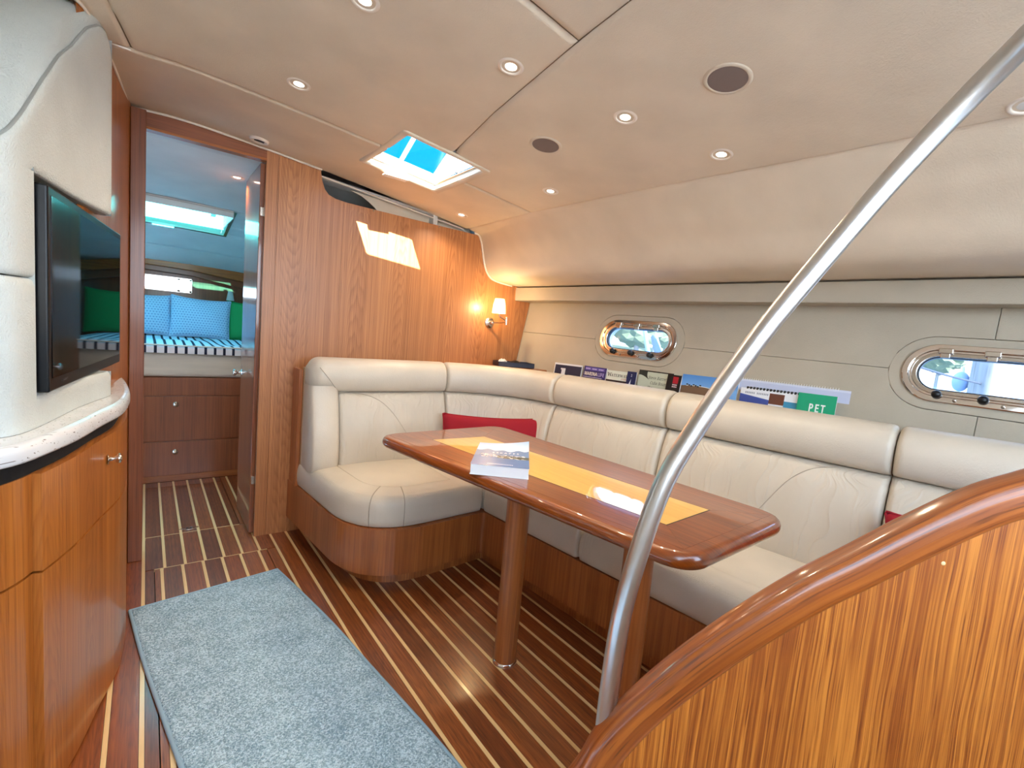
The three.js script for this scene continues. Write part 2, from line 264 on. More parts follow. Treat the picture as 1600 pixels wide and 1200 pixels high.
// ------------------------------------------------------------------ floor: teak planks with holly strips
const PITCH = 0.0823, HW = 0.0068, ZB = -2.88;
{
  const f = structure('floor');
  mesh('subfloor', box(3.6, 0.05, 5.3, 0.75, -0.037, -1.6), M.sub, f);
  const plank = (x0, x1, z0, z1) => { if (x1 - x0 < 0.008) return; const g = uvBox(box(x1 - x0 - 0.0014, 0.012, z1 - z0 - 0.0014, (x0 + x1) / 2, -0.006, (z0 + z1) / 2), 'z', [rnd() * 3, rnd() * 5]); mesh('plank', g, M.teak[Math.floor(rnd() * 4)], f); };
  const strip = (x, z0, z1) => mesh('holly_strip', uvBox(box(2 * HW - 0.001, 0.012, z1 - z0 - 0.001, x, -0.0058, (z0 + z1) / 2), 'z', [rnd(), rnd()]), M.holly, f);
  const run = (xs, xa, xb, z0, z1) => { // planks between the given strips, and the strips, within xa..xb
    let x = xa; for (const s of xs.filter((q) => q > xa - HW && q < xb + HW)) { if (s - HW > x) plank(x, s - HW, z0, z1); if (s > xa && s < xb) strip(s, z0, z1); x = s + HW; } plank(x, xb, z0, z1);
  };
  const xs = (a, b) => { const o = []; for (let k = a; k <= b; k++) o.push(k * PITCH); return o; };
  run(xs(-9, -1), -0.78, -HW, -2.9, 0.9);
  run(xs(-12, -1), -1.05, -HW, -4.08, -2.902);
  run(xs(7, 20), 7 * PITCH - 0.0068, 1.72, -2.9, 0.9);
  strip(0, -4.08, 0.9);
  run(xs(1, 5), HW, 0.451, -3.965, -3.096); run(xs(1, 5), HW, 0.451, -4.08, -3.968);
  run(xs(6, 6), 0.453, 0.62, -4.08, -3.096);
  run(xs(1, 6), HW, 7 * PITCH - HW, -3.093, -2.694);
  plank(HW, 0.0405, -2.69, -1.2); plank(0.5255, 7 * PITCH - HW, -2.69, -1.2);
  run([0.07, 0.152, 0.236, 0.318, 0.4, 0.485], 0.0425, 0.5235, -2.69, -1.2);
  run(xs(1, 6), HW, 7 * PITCH - HW, -1.198, 0.9);
  for (const [x0, x1, z] of [[0.006, 0.451, -3.0945], [0.04, 0.527, -2.692]]) mesh('holly_strip', uvBox(box(x1 - x0, 0.012, 0.005, (x0 + x1) / 2, -0.0056, z), 'x'), M.holly, f);
  // flush pull in the far hatch
  const c = []; for (let i = 0; i < 24; i++) { const a = i / 24 * 6.2832; c.push([0.205 + Math.cos(a) * 0.036 * (1 + 0.3 * Math.pow(Math.abs(Math.cos(a)), 6)), -3.145 + Math.sin(a) * 0.017]); }
  const pull = mesh('hatch_pull', prism(c, 0, 0.003), M.nickel, f);
  for (const dx of [-0.009, 0.009]) mesh('pull_recess', lathe([[0, 0.0036], [0.006, 0.0036], [0.006, 0.002]], 16).translate(0.205 + dx, 0, -3.145), M.gap, pull);
}

// ------------------------------------------------------------------ ceiling
const ceilY = (x, z) => {
  const u = Math.min(1.15, Math.abs(x - 0.1) / 1.66), yc = 2.1 + (z > -2.2 ? 0.045 * (z + 2.2) : 0.05 * (-2.2 - z));
  return 1.95 + (yc - 1.95) * (1 - Math.pow(u, 1.35));
};
const J1 = -2.186, J3 = (x) => -1.04 - 0.22 * (0.945 - x);
const J2 = (z) => poly([[-2.3, 1.16], [-1.92, 1.074], [-1.54, 1.007], [-1.04, 0.945], [-0.835, 0.928], [0.4, 0.86]], z);
const J4 = (z) => -0.047 - 0.19 * (z - J1), EDGE = (z) => poly([[-2.9, 1.752], [-2.18, 1.737], [-1.45, 1.766], [-0.73, 1.81], [0.5, 1.85]], z);
const HATCH = { x0: 0.868, x1: 1.248, z0: -2.45, z1: -1.975 };
const WALL_P = (z) => poly([[-2.9, -0.07], [-2.34, -0.108], [-2.0, -0.152], [-1.96, -0.168], [-1.4, -0.5], [-0.9, -0.95], [0.5, -1.1]], z);
{
  const c = structure('ceiling');
  const roll = (d) => 0.009 * Math.exp(-Math.pow(Math.max(0, d) / 0.007, 2)) + 0.002 * Math.exp(-Math.pow(Math.max(0, d) / 0.05, 2));
  const fine = (n) => { const a = [0, 0.004, 0.01, 0.018, 0.03]; const o = []; for (const k of a) o.push(k); for (let i = 1; i < n; i++) o.push(0.03 + 0.94 * i / n); for (const k of [...a].reverse()) o.push(1 - k); return o; };
  // one padded panel: xl(z)..xr(z), z0..z1(x); its edges roll up into the joints; the hatch is left open
  const panel = (xl, xr, z0, z1, hole) => {
    const us = fine(26), vs = fine(22);
    const xz = (u, v) => { const za = typeof z0 === 'function' ? z0(lerp(xl(-1.5), xr(-1.5), us[u])) : z0, z = lerp(za, z1, vs[v]); return [lerp(xl(z), xr(z), us[u]), z]; };
    const snap = (x, z) => { if (!hole) return [x, z]; const w = Math.abs(xr(z) - xl(z)) * 0.0190, h = Math.abs(z1 - (typeof z0 === 'function' ? z0(x) : z0)) * 0.0222, s = (q, a, b, e) => (Math.abs(q - a) < e ? a : Math.abs(q - b) < e ? b : q); return [s(x, HATCH.x0, HATCH.x1, w), s(z, HATCH.z0, HATCH.z1, h)]; };
    const g = grid(us.length - 1, vs.length - 1, (a, b, i, j) => {
      const [x, z] = xz(i, j), w = Math.abs(xr(z) - xl(z)), h = Math.abs(z1 - (typeof z0 === 'function' ? z0(x) : z0));
      const d = Math.min(us[i] * w, (1 - us[i]) * w, vs[j] * h, (1 - vs[j]) * h);
      const [sx, sz] = snap(x, z); return V3(sx, ceilY(sx, sz) + roll(d), sz);
    }, (a, b, q) => [q.x, q.z], hole && ((a, b) => false));
    if (hole) { // drop the faces inside the hatch
      const p = g.attributes.position, ix = [], src = g.index.array;
      for (let k = 0; k < src.length; k += 3) { let x = 0, z = 0; for (let m = 0; m < 3; m++) { x += p.getX(src[k + m]) / 3; z += p.getZ(src[k + m]) / 3; } if (!(x > HATCH.x0 + 0.002 && x < HATCH.x1 - 0.002 && z > HATCH.z0 + 0.002 && z < HATCH.z1 - 0.002)) ix.push(src[k], src[k + 1], src[k + 2]); }
      g.setIndex(ix);
    }
    mesh('ceiling_panel', g, M.vinyl, c);
  };
  const gp = 0.0015;
  panel((z) => WALL_P(z) - 0.03, (z) => EDGE(z) - gp, -2.9, J1 - gp, true);
  panel((z) => J4(z) + gp, (z) => J2(z) - gp, (x) => J1 + gp, -1.05 - gp, true);
  panel((z) => J4(z) + gp, (z) => J2(z) - gp, -1.05 + gp, 0.42, false);
  panel((z) => J2(z) + gp, (z) => EDGE(z) - gp, J1 + gp, 0.42, true);
  panel((z) => WALL_P(z) - 0.02, (z) => J4(z) - gp, J1 + gp, 0.42, false);
  // dark core behind the joints, one board each side of the hatch
  const core = (x0, x1, z0, z1) => mesh('ceiling_core', grid(10, 6, (u, v) => { const x = lerp(x0, x1, u), z = lerp(z0, z1, v); return V3(x, ceilY(x, z) + 0.028, z); }), M.ply, c);
  core(-1.4, HATCH.x0, -2.9, 0.42); core(HATCH.x1, 1.95, -2.9, 0.42); core(HATCH.x0, HATCH.x1, -2.9, HATCH.z0); core(HATCH.x0, HATCH.x1, HATCH.z1, 0.42);
  mesh('piping', tube([...Array(12)].map((_, i) => { const x = lerp(-0.075, 0.767, i / 11); return V3(x, ceilY(x, -2.868) - 0.004, -2.868); }), 0.0055, 40, 8), M.trim, c);
  mesh('piping', tube([...Array(12)].map((_, i) => { const z = lerp(-2.87, -1.9, i / 11), x = WALL_P(z) + 0.006; return V3(x, ceilY(x, z) - 0.004, z); }), 0.005, 40, 8), M.trim, c);
  mesh('piping', tube([[-0.115, 2.098, J1], [-0.048, 2.096, J1]], 0.004, 8, 8), M.trim, c);
}

// ------------------------------------------------------------------ wall at the bow: veneered bulkhead, door frame, overhead cut-out
const CUT = [[0.765, 2.11], [0.768, 2.06], [0.776, 2.02], [0.79, 1.982], [0.813, 1.956], [0.85, 1.943], [0.915, 1.937], [1.109, 1.934], [1.4, 1.932], [1.7, 1.931], [1.835, 1.929]];
const PAD = [[1.7545, 1.968], [1.7555, 1.955], [1.8, 1.944], [1.838, 1.932], [1.857, 1.9], [1.868, 1.868], [1.88, 1.82], [1.893, 1.772], [1.908, 1.728], [1.928, 1.692], [1.955, 1.664], [1.985, 1.648], [2.04, 1.637], [2.1, 1.631], [2.16, 1.627], [2.33, 1.622]];
{
  const w = structure('wall_bow');
  const top = (x) => (x <= 0.765 ? ceilY(x, ZB) + 0.012 : x <= 1.835 ? poly(CUT, x) : x < 2.33 ? poly(PAD.slice(3), x) : 1.62);
  const right = (y) => poly([[0, 2.06], [1.08, 2.27], [1.62, 2.37]], y) - 0.004;
  const piece = (x0, x1, last) => {
    const q = [[x0, 0.0], [x1, 0]]; if (last) for (let y = 0.1; y < 1.6; y += 0.1) q.push([right(y), y]);
    const xs = new Set([x0, last ? right(1.6) : x1]); for (const [x] of [...CUT, ...PAD.slice(3, -1)]) if (x > x0 && x < (last ? 2.36 : x1)) xs.add(x);
    if (x0 < 0.765 && x1 > 0.765) { xs.add(0.7649); }
    for (const x of [...xs].sort((a, b) => b - a)) q.push([x, x === 0.765 ? 2.09 : top(x)]);
    if (last) q[1] = [right(0), 0];
    const g = extrude(shapeOf(q), 0.03, 0.0008, 2); g.translate(0, 0, ZB - 0.03); return uvBox(g, 'y', [0.11, 0.3]);
  };
  mesh('door_casing', piece(0.493, 0.5515), M.bulk, w);
  mesh('veneer_panel', piece(0.5522, 0.9), M.bulk, w); mesh('veneer_panel', piece(0.9005, 1.35), M.bulk, w); mesh('veneer_panel', piece(1.3505, 2.05, true), M.bulk, w);
  mesh('piping', tube(PAD.slice(2, -1).map(([x, y]) => [x - 0.004, y - 0.004, ZB + 0.004]), 0.006, 60, 8), M.trim, w);
  mesh('piping', tube([[0.767, 2.05, ZB - 0.02], [1.0, 2.027, ZB - 0.02], [1.35, 1.99, ZB - 0.02], [1.72, 1.951, ZB - 0.02]], 0.0045, 40, 8), M.trim, w);
  // boarding seen through the cut-out: a cream curved fascia before a locker back coloured dark for its missing light
  const fas = [[0.775, 2.052], [0.86, 2.046], [0.964, 2.03], [1.03, 2.012], [1.072, 1.99], [1.11, 1.965], [1.145, 1.938], [1.17, 1.9], [1.83, 1.9], [1.8, 1.985], [1.35, 2.03], [1.0, 2.055], [0.775, 2.075]];
  mesh('overhead_fascia', extrude(shapeOf(fas), 0.012, 0.002).translate(0, 0, -2.97), M.vinyl, w);
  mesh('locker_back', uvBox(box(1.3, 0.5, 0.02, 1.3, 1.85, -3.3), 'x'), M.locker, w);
  mesh('screw', new THREE.SphereGeometry(0.005, 12, 8).translate(1.075, 1.926, ZB + 0.002), M.nickel, w); mesh('screw', new THREE.SphereGeometry(0.005, 12, 8).translate(1.52, 1.922, ZB + 0.002), M.nickel, w);

  const d = structure('door_1');
  mesh('frame_post', uvBox(rbox(0.056, 2.112, 0.075, 0.004, -0.034, 1.056, -2.853), 'y', [0.4, 0]), M.dark, d);
  mesh('frame_head', uvBox(box(0.5, 0.075, 0.045, 0.243, 2.097, -2.9), 'x'), M.dark, d);
  mesh('frame_head_edge', uvBox(box(0.5, 0.012, 0.05, 0.243, 2.055, -2.9), 'x'), M.cab, d);
  const leaf = mesh('leaf', uvBox(rbox(0.03, 2.035, 0.455, 0.004, 0.487, 1.026, -3.148), 'y', [0.2, 0.1]), wood(T.dark, { clearcoat: 1, clearcoatRoughness: 0.06, roughness: 0.35 }), d);
  for (const y of [1.795, 0.318]) { const h = mesh('hinge', rbox(0.022, 0.046, 0.006, 0.002, 0.487, y, -2.918), M.nickel, leaf); void h; }
  const knob = lathe([[0, 0], [0.02, 0], [0.021, 0.004], [0.008, 0.008], [0.007, 0.026], [0.018, 0.034], [0.02, 0.044], [0.012, 0.05], [0, 0.051]], 24).rotateZ(Math.PI / 2).translate(0.472, 0.885, -3.32);
  mesh('door_knob', knob, M.chrome, leaf);
}

// ------------------------------------------------------------------ starboard: padded overhang, valance, hull lining with two portlights
const hullPt = (s, y, off = 0) => { const k = 0.183, x = 2.27 + (y - 1.08) * k + 0.09 * (s + 2.9); return V3(x - off * 0.98, y + off * 0.18, s + off * 0.088); };
const seamY = (s) => 1.29 - 0.0165 * (s + 2.63);
const WINS = [{ s: -1.875, y: 1.297 }, { s: -0.312, y: 1.25 }];
{
  const w = structure('wall_starboard');
  const nz = 24;
  mesh('padded_overhang', grid(56, nz, (u, v) => {
    const f = u * (PAD.length - 1), i = Math.min(PAD.length - 2, Math.floor(f)), t = f - i, z = lerp(ZB, 0.9, v);
    const a = PAD[Math.max(0, i - 1)], b = PAD[i], c = PAD[i + 1], e = PAD[Math.min(PAD.length - 1, i + 2)];
    const cr = (k) => 0.5 * (2 * b[k] + (c[k] - a[k]) * t + (2 * a[k] - 5 * b[k] + 4 * c[k] - e[k]) * t * t + (3 * b[k] - a[k] - 3 * c[k] + e[k]) * t * t * t);
    const lean = lerp(0.028, 0.09, smooth(0.1, 0.75, u)); // the lower roll runs with the hull, the top with the deck edge
    const ez = EDGE(z) - EDGE(ZB), swell = 0.035 * smooth(ZB, -0.8, z) * Math.sin(Math.PI * Math.min(1, u * 1.05));
    const y = cr(1), aft = smooth(ZB, ZB + 0.55, z), flat = 1.756 + (1.948 - y) * 0.62; // farther aft the top of the pad falls straight from the seam
    const x0 = y > 1.72 ? lerp(cr(0), lerp(flat, cr(0), smooth(1.84, 1.72, y)), aft) : cr(0);
    return V3(x0 + lerp(ez, (z - ZB) * lean, smooth(0, 0.35, u)) + 0.0 * swell, y, z);
  }, (u, v, q) => [q.z, u * 0.6]), M.vinyl, w);
  const val = (x, y) => [x, y];
  const vp = [val(2.204, 1.616), val(2.2, 1.61), val(2.2, 1.528), val(2.204, 1.52), val(2.36, 1.52)];
  mesh('valance', grid(4, nz, (u, v) => { const p = vp[Math.round(u * 4)], z = lerp(ZB, 0.9, v); return V3(p[0] + 0.105 * (z - ZB), p[1], z); }, (u, v, q) => [q.z, q.y + q.x]), M.hull, w);
  mesh('valance_back', grid(1, nz, (u, v) => { const z = lerp(ZB, 0.9, v); return V3(2.225 + 0.105 * (z - ZB) + 0.15 * u, 1.616, z); }), M.hull, w);
  // lining boards above and below the long seam, cut round the window surrounds
  const HL = 0.315, HH = 0.148, board = (lo, hi, s0, s1) => {
    const q = [], N = 24;
    const ring = (s, upper) => { for (const W of WINS) { const dx = s - W.s; if (Math.abs(dx) < HL) { const core = HL - HH, e = Math.max(0, Math.abs(dx) - core), h = Math.sqrt(Math.max(0, HH * HH - e * e)); return W.y - 0.0165 * dx + (upper ? h : -h) + (upper ? 0.001 : -0.001); } } return null; };
    const ss = []; for (let i = 0; i <= 120; i++) ss.push(lerp(s0, s1, i / 120)); for (const W of WINS) for (const e of [-HL - 1e-4, -HL + 1e-4, HL - 1e-4, HL + 1e-4]) if (W.s + e > s0 && W.s + e < s1) ss.push(W.s + e); ss.sort((a, b) => a - b);
    const upper = hi === 'top', edge = ss.map((s) => { const r = ring(s, upper), m = seamY(s) + (upper ? 0.0008 : -0.0008); return [s, r === null ? m : upper ? Math.max(m, r) : Math.min(m, r)]; });
    const far = upper ? 1.63 : 0.55, pts = upper ? [...edge, [s1, far], [s0, far]] : [[s0, far], [s1, far], ...edge.reverse()];
    const g = extrude(shapeOf(pts), 0.02, 0.0015, 2); return mapped(g, (a, b, c) => hullPt(a, b, c - 0.02));
  };
  void 0;
  mesh('lining_board', board('seam', 'top', -2.9, -0.33), M.hull, w); mesh('lining_board', board('bottom', 'seam', -2.9, -0.33), M.hull, w);
  mesh('lining_board', board('seam', 'top', -0.328, 0.9), M.hull, w); mesh('lining_board', board('bottom', 'seam', -0.328, 0.9), M.hull, w);
  const skinHole = (pts) => { const sh = shapeOf([[-3.0, 0.3], [1.0, 0.3], [1.0, 1.9], [-3.0, 1.9]]); for (const W of WINS) sh.holes.push(new THREE.Path(stadium(W.s, W.y, 0.24, 0.085, 16, -0.0165).map((p) => new THREE.Vector2(...p)))); return mapped(extrude(sh, 0.05, 0, 4), (a, b, c) => hullPt(a, b, c - 0.085)); };
  mesh('hull_shell', skinHole(), M.gel, w);
  const annulus = (W, ol, oh, il, ih, d0, d1, bev = 0.002) => { const sh = shapeOf(stadium(W.s, W.y, ol, oh, 28, -0.0165)); sh.holes.push(new THREE.Path(stadium(W.s, W.y, il, ih, 28, -0.0165).reverse().map((p) => new THREE.Vector2(...p)))); return mapped(extrude(sh, d1 - d0, bev, 2), (a, b, c) => hullPt(a, b, c + d0)); };
  WINS.forEach((W, wi) => {
    mesh('window_surround', annulus(W, HL - 0.001, HH - 0.001, 0.262, 0.108, -0.02, 0.001, 0.003), M.hull, w);
    const g = structure('window_' + (wi + 1));
    mesh('frame', merge(annulus(W, 0.27, 0.116, 0.246, 0.092, -0.02, 0.012, 0.004), annulus(W, 0.246, 0.092, 0.236, 0.083, -0.03, 0.006, 0.002)), M.chrome, g);
    mesh('inner_ring', annulus(W, 0.238, 0.084, 0.219, 0.0665, -0.02, 0.008, 0.004), M.nickel, g);
    mesh('gasket', annulus(W, 0.2195, 0.0668, 0.2145, 0.063, -0.02, 0.0, 0.001), M.black, g);
    const pn = shapeOf(stadium(W.s, W.y, 0.222, 0.07, 24, -0.0165)); mesh('pane', mapped(new THREE.ShapeGeometry(pn), (a, b) => hullPt(a, b, -0.012)), M.pane, g);
    for (const k of [-1, 0, 1]) {
      const s = W.s - 0.012 + k * 0.133, ty = -0.0165 * k * 0.133;
      const at = (geo, y, off) => { const p = hullPt(s, y, off); geo.rotateY(-Math.PI / 2 + 0.09).translate(p.x, p.y, p.z); return geo; };
      mesh('hinge', at(merge(rbox(0.046, 0.022, 0.016, 0.004), rbox(0.03, 0.032, 0.01, 0.003, 0, -0.012, 0)), W.y + 0.0885 + ty, 0.014), M.nickel, g);
      mesh('latch_knob', at(merge(new THREE.SphereGeometry(0.0165, 20, 14).translate(0, 0, 0.012), new THREE.CylinderGeometry(0.008, 0.01, 0.02, 14).rotateX(Math.PI / 2)), W.y - 0.0845 + ty, 0.01), M.black, g);
      mesh('screw', at(new THREE.SphereGeometry(0.006, 10, 8).scale(1, 1, 0.5), W.y - 0.102 + ty, 0.013).translate(0, 0, 0.055), M.nickel, g);
    }
  });
  // ledge behind the settee, where the books and the tray stand
  const lg = structure('trim_1');
  mesh('book_ledge', uvBox(prism([[2.1, -2.55], [2.32, -2.55], [2.6, 0.4], [2.25, 0.4]], 0.86, 0.885), 'z'), M.base, lg);
  mesh('corner_ledge', uvBox(prism([[1.5, -2.885], [2.262, -2.885], [2.3, -2.55], [2.02, -2.55], [1.8, -2.75], [1.5, -2.82]], 1.005, 1.03), 'x'), M.base, lg);
}

// ------------------------------------------------------------------ settee: L-shaped, cream leather on a wooden base
{
  const t = thing('settee', 'long cream leather corner settee on a curved wooden base behind the varnished table', 'sofa', [0, 0, 0]);
  const outer = roundCorners([[0.658, ZB], [0.744, -1.915], [1.424, -1.972], [1.5, -1.15], [1.62, 0.2], [2.06, 0.2], [2.06, ZB]], [0, 0.36, 0.02, 0, 0, 0, 0], 14);
  const cut = (x0, x1) => outer.map(([x, z]) => [x, z]);
  void cut;
  mesh('base', prism(outer, 0.095, 0.316), M.base, t);
  mesh('toe_kick', prism(roundCorners([[0.742, ZB], [0.832, -2.025], [1.505, -2.075], [1.575, -1.15], [1.68, 0.2], [2.0, 0.2], [2.0, ZB]], [0, 0.3, 0.02, 0, 0, 0, 0], 14), 0, 0.095), M.base, t);
  mesh('end_board', uvBox(rbox(0.022, 0.66, 0.13, 0.003, 0.676, 0.642, -2.812).rotateY(0), 'y'), M.base, t);
  const rings = [[0.012, 0.316], [0.002, 0.322], [-0.003, 0.345], [-0.004, 0.38], [-0.002, 0.412], [0.003, 0.432], [0.014, 0.449], [0.032, 0.46], [0.06, 0.466], [0.1, 0.4695], [0.131, 0.4695], [0.136, 0.465], [0.141, 0.4695], [0.2, 0.472]];
  const fg = cushion([[0.672, -2.84], [0.742, -1.945], [1.424, -1.99], [1.424, -2.84]], [0.02, 0.34, 0.03, 0.02], rings, 0.01, 16), fwd = fg.userData.outline;
  mesh('seat_cushion', fg, M.leather, t);
  const front = (z) => 1.428 + 0.092 * (z + 1.985);
  for (const [z0, z1] of [[-1.992, -1.35], [-1.344, -0.45], [-0.444, 0.19]]) {
    mesh('seat_cushion', cushion([[front(z0) - 0.004, z0], [2.2, z0], [2.24, z1], [front(z1) - 0.004, z1]], 0.025, rings, 0.01, 5), M.leather, t);
  }
  mesh('seat_cushion', cushion([[1.43, -2.84], [1.43, -1.998], [2.2, -1.998], [2.2, -2.84]], 0.03, rings, 0.01, 5), M.leather, t);
  // piping that runs down the rounded front corner
    const frontAt = (fx) => { let best = 0, bd = 9; fwd.forEach((p, i) => { const d = Math.hypot(p[0] - fx[0], p[1] - fx[1]); if (d < bd) { bd = d; best = i; } }); return best; };
  for (const target of [[0.955, -1.957], [0.825, -2.03]]) mesh('piping', tube(fg.userData.row(frontAt(target)).slice(1, 11), 0.0022, 60, 6), M.seam, t);
  mesh('piping', tube(fg.userData.ring(11).map((p) => p.setY(0.4665)), 0.0018, 200, 6, true), M.seam, t);
  // backs: swept along the line of their tops
  const line = []; for (let i = 0; i <= 10; i++) line.push([lerp(0.688, 1.43, i / 10), -2.7]);
  for (let i = 1; i <= 16; i++) { const a = i / 16 * Math.PI / 2; line.push([1.43 + 0.595 * Math.sin(a), -2.1 - 0.6 * Math.cos(a)]); }
  for (let i = 1; i <= 24; i++) { const z = lerp(-2.1, 0.2, i / 24); line.push([2.025 + 0.125 * (z + 2.1), z]); }
  const acc = [0]; for (let i = 1; i < line.length; i++) acc.push(acc[i - 1] + Math.hypot(line[i][0] - line[i - 1][0], line[i][1] - line[i - 1][1]));
  const at = (s) => { let i = 1; while (i < acc.length - 1 && acc[i] < s) i++; const k = (s - acc[i - 1]) / (acc[i] - acc[i - 1]), a = line[i - 1], b = line[i]; return [lerp(a[0], b[0], k), lerp(a[1], b[1], k)]; };
  const frame = (s) => { const p = at(s), a = at(Math.max(0, s - 0.05)), b = at(Math.min(acc[acc.length - 1], s + 0.05)), l = Math.hypot(b[0] - a[0], b[1] - a[1]); return [p, [-(b[1] - a[1]) / l, (b[0] - a[0]) / l]]; };
  const sOf = (f) => { for (let s = 0; s < acc[acc.length - 1]; s += 0.004) if (f(at(s))) return s; return acc[acc.length - 1]; };
  const joints = [0, sOf((p) => p[0] > 1.522), sOf((p) => p[1] > -2.09), sOf((p) => p[1] > -1.37), sOf((p) => p[1] > -0.49), acc[acc.length - 1]];
  const LOW = [[0.150, 0.44], [0.155, 0.47], [0.153, 0.52], [0.143, 0.6], [0.128, 0.68], [0.108, 0.76], [0.088, 0.815], [0.072, 0.845], [0.06, 0.857], [0.045, 0.862]];
  const ROLL = [[0.045, 0.862], [0.062, 0.866], [0.08, 0.874], [0.095, 0.892], [0.104, 0.92], [0.106, 0.95], [0.1, 0.982], [0.084, 1.012], [0.056, 1.035], [0.025, 1.046], [-0.01, 1.048], [-0.045, 1.04], [-0.07, 1.022], [-0.082, 0.99], [-0.085, 0.86]];
  const sample = (P, v) => { const f = v * (P.length - 1), i = Math.min(P.length - 2, Math.floor(f)), k = f - i, a = P[Math.max(0, i - 1)], b = P[i], c = P[i + 1], e = P[Math.min(P.length - 1, i + 2)]; return [0, 1].map((m) => 0.5 * (2 * b[m] + (c[m] - a[m]) * k + (2 * a[m] - 5 * b[m] + 4 * c[m] - e[m]) * k * k + (3 * b[m] - a[m] - 3 * c[m] + e[m]) * k * k * k)); };
  const ends = [0, 0.12, 0.28, 0.48, 0.72, 1].map((k) => k * 0.03);
  const backPt = (P, s, v, s0, s1, lift = 0) => {
    const [o0, y0] = sample(P, v), d = Math.min(s - s0, s1 - s), r = P === ROLL && s0 < 0.01 && s - s0 < 0.2 ? 0.07 : 0.024, e = d < r ? r * (1 - Math.sqrt(Math.max(0, 1 - Math.pow(1 - d / r, 2)))) : 0;
    const [p, n] = frame(s), u = (s - s0) / (s1 - s0), puff = P === LOW ? 0.012 * Math.sin(Math.PI * u) * Math.sin(Math.PI * v) : 0.004 * Math.sin(Math.PI * u);
    const wr = P === LOW ? 0.003 * Math.sin(s * 47 + 3 * Math.sin(v * 4 + s * 5)) * Math.sin(Math.PI * v) * Math.sin(Math.PI * u) : 0;
    const o = (o0 > 0 ? Math.max(0.0, o0 + puff + wr - e * 1.4) : Math.min(0, o0 + e)) + lift, y = y0 - (y0 > 0.98 ? e * 0.9 * smooth(0.98, 1.04, y0) : 0);
    return V3(p[0] + n[0] * o, y, p[1] + n[1] * o);
  };
  const strip = (P, s0, s1, nv) => {
    const ss = []; for (const k of ends) ss.push(s0 + k); if (s0 < 0.01) for (let i = 1; i < 7; i++) ss.push(s0 + 0.03 + i * 0.007); const a0 = ss[ss.length - 1]; for (let i = 1; i < 22; i++) ss.push(lerp(a0, s1 - 0.03, i / 22)); for (const k of [...ends].reverse()) ss.push(s1 - k);
    return grid(ss.length - 1, nv, (u, v, i) => backPt(P, ss[i], v, s0, s1), (u, v, q) => { const i = Math.round(u * (ss.length - 1)); return [ss[i], v * (P === LOW ? 0.45 : 0.42)]; });
  };
  for (let k = 0; k < 5; k++) {
    const s0 = joints[k] + 0.0008, s1 = joints[k + 1] - 0.0008;
    if (k) mesh('backrest', strip(LOW, s0, s1, 20), M.creased, t); else {
      mesh('backrest', strip(LOW, s0 + 0.152, s1, 20), M.creased, t);
      const B = [[0.150, 0.44], [0.165, 0.47], [0.168, 0.52], [0.16, 0.6], [0.148, 0.68], [0.13, 0.76], [0.112, 0.82], [0.1, 0.87], [0.098, 0.9]];
      mesh('side_bolster', grid(18, 18, (u, v) => { // upright roll at the free end
        const [o0, y] = sample(B, v), a = u * 1.25 - 0.25, wx = a < 0 ? 0 : a; const bulge = a < 0 ? lerp(0.0, 1, (u / 0.2)) : 1;
        const prof = Math.sqrt(Math.max(0, 1 - Math.pow(Math.abs(wx * 2 - 0.95) / 1.06, 2.6))), x = 0.69 + 0.152 * wx - (a < 0 ? 0 : 0), o = (o0 + 0.012) * (a < 0 ? bulge * 0.72 : 0) + (a < 0 ? 0 : (o0 - 0.03) + 0.045 * prof - 0.008);
        return V3(x - 0.006 * Math.sin(Math.PI * u) * (a < 0 ? 1 : 0), y, -2.7 + (a < 0 ? lerp(-0.085, (o0 - 0.038) + 0.045 * Math.sqrt(Math.max(0, 1 - Math.pow(0.95 / 1.06, 2.6))), bulge) : o));
      }, (u, v, q) => [q.x, q.y]), M.leather, t);
      mesh('piping', tube([[0.73, 1.0, -2.594], [0.775, 0.945, -2.59], [0.81, 0.9, -2.597], [0.842, 0.864, -2.645]], 0.002, 24, 6), M.seam, t);
    }
    const capEnd = (s) => { const c = []; for (let i = 0; i <= 34; i++) c.push(backPt(ROLL, s, i / 34, s0, s1)); const m = c.reduce((a, b) => a.add(b), V3(0, 0, 0)).multiplyScalar(1 / c.length); return grid(34, 1, (u, v) => (v ? m : c[Math.round(u * 34)])); };
    mesh('headrest', k === 0 || k === 4 ? merge(strip(ROLL, s0, s1, 34), capEnd(k ? s1 : s0)) : strip(ROLL, s0, s1, 34), M.leather, t);
  }
  // crossing seams on the flat of two backs
  const seamLine = (k, a, b, bow) => { const s0 = joints[k], s1 = joints[k + 1], q = []; for (let i = 0; i <= 14; i++) { const m = i / 14; q.push(backPt(LOW, lerp(s0, s1, lerp(a[0], b[0], m)), lerp(a[1], b[1], m) + bow * Math.sin(Math.PI * m), s0, s1, 0.0006)); } mesh('piping', tube(q, 0.0016, 40, 6), M.seam, t); };
  seamLine(0, [0.2, 0.97], [0.66, 0.35], 0.05); seamLine(4 - 1, [0.9, 0.97], [0.5, 0.25], 0.06);
  // boards that carry the backs
  const bb = []; for (let i = 0; i <= 30; i++) { const s = acc[acc.length - 1] * i / 30, [p, n] = frame(s); bb.push([p, n]); }
  const bpts = [...bb.map(([p, n]) => [p[0] - n[0] * 0.03, p[1] - n[1] * 0.03]), ...bb.reverse().map(([p, n]) => [p[0] - n[0] * 0.06, p[1] - n[1] * 0.06])];
  mesh('back_board', prism(bpts, 0.3, 0.985), M.ply, t);
}

// ------------------------------------------------------------------ table

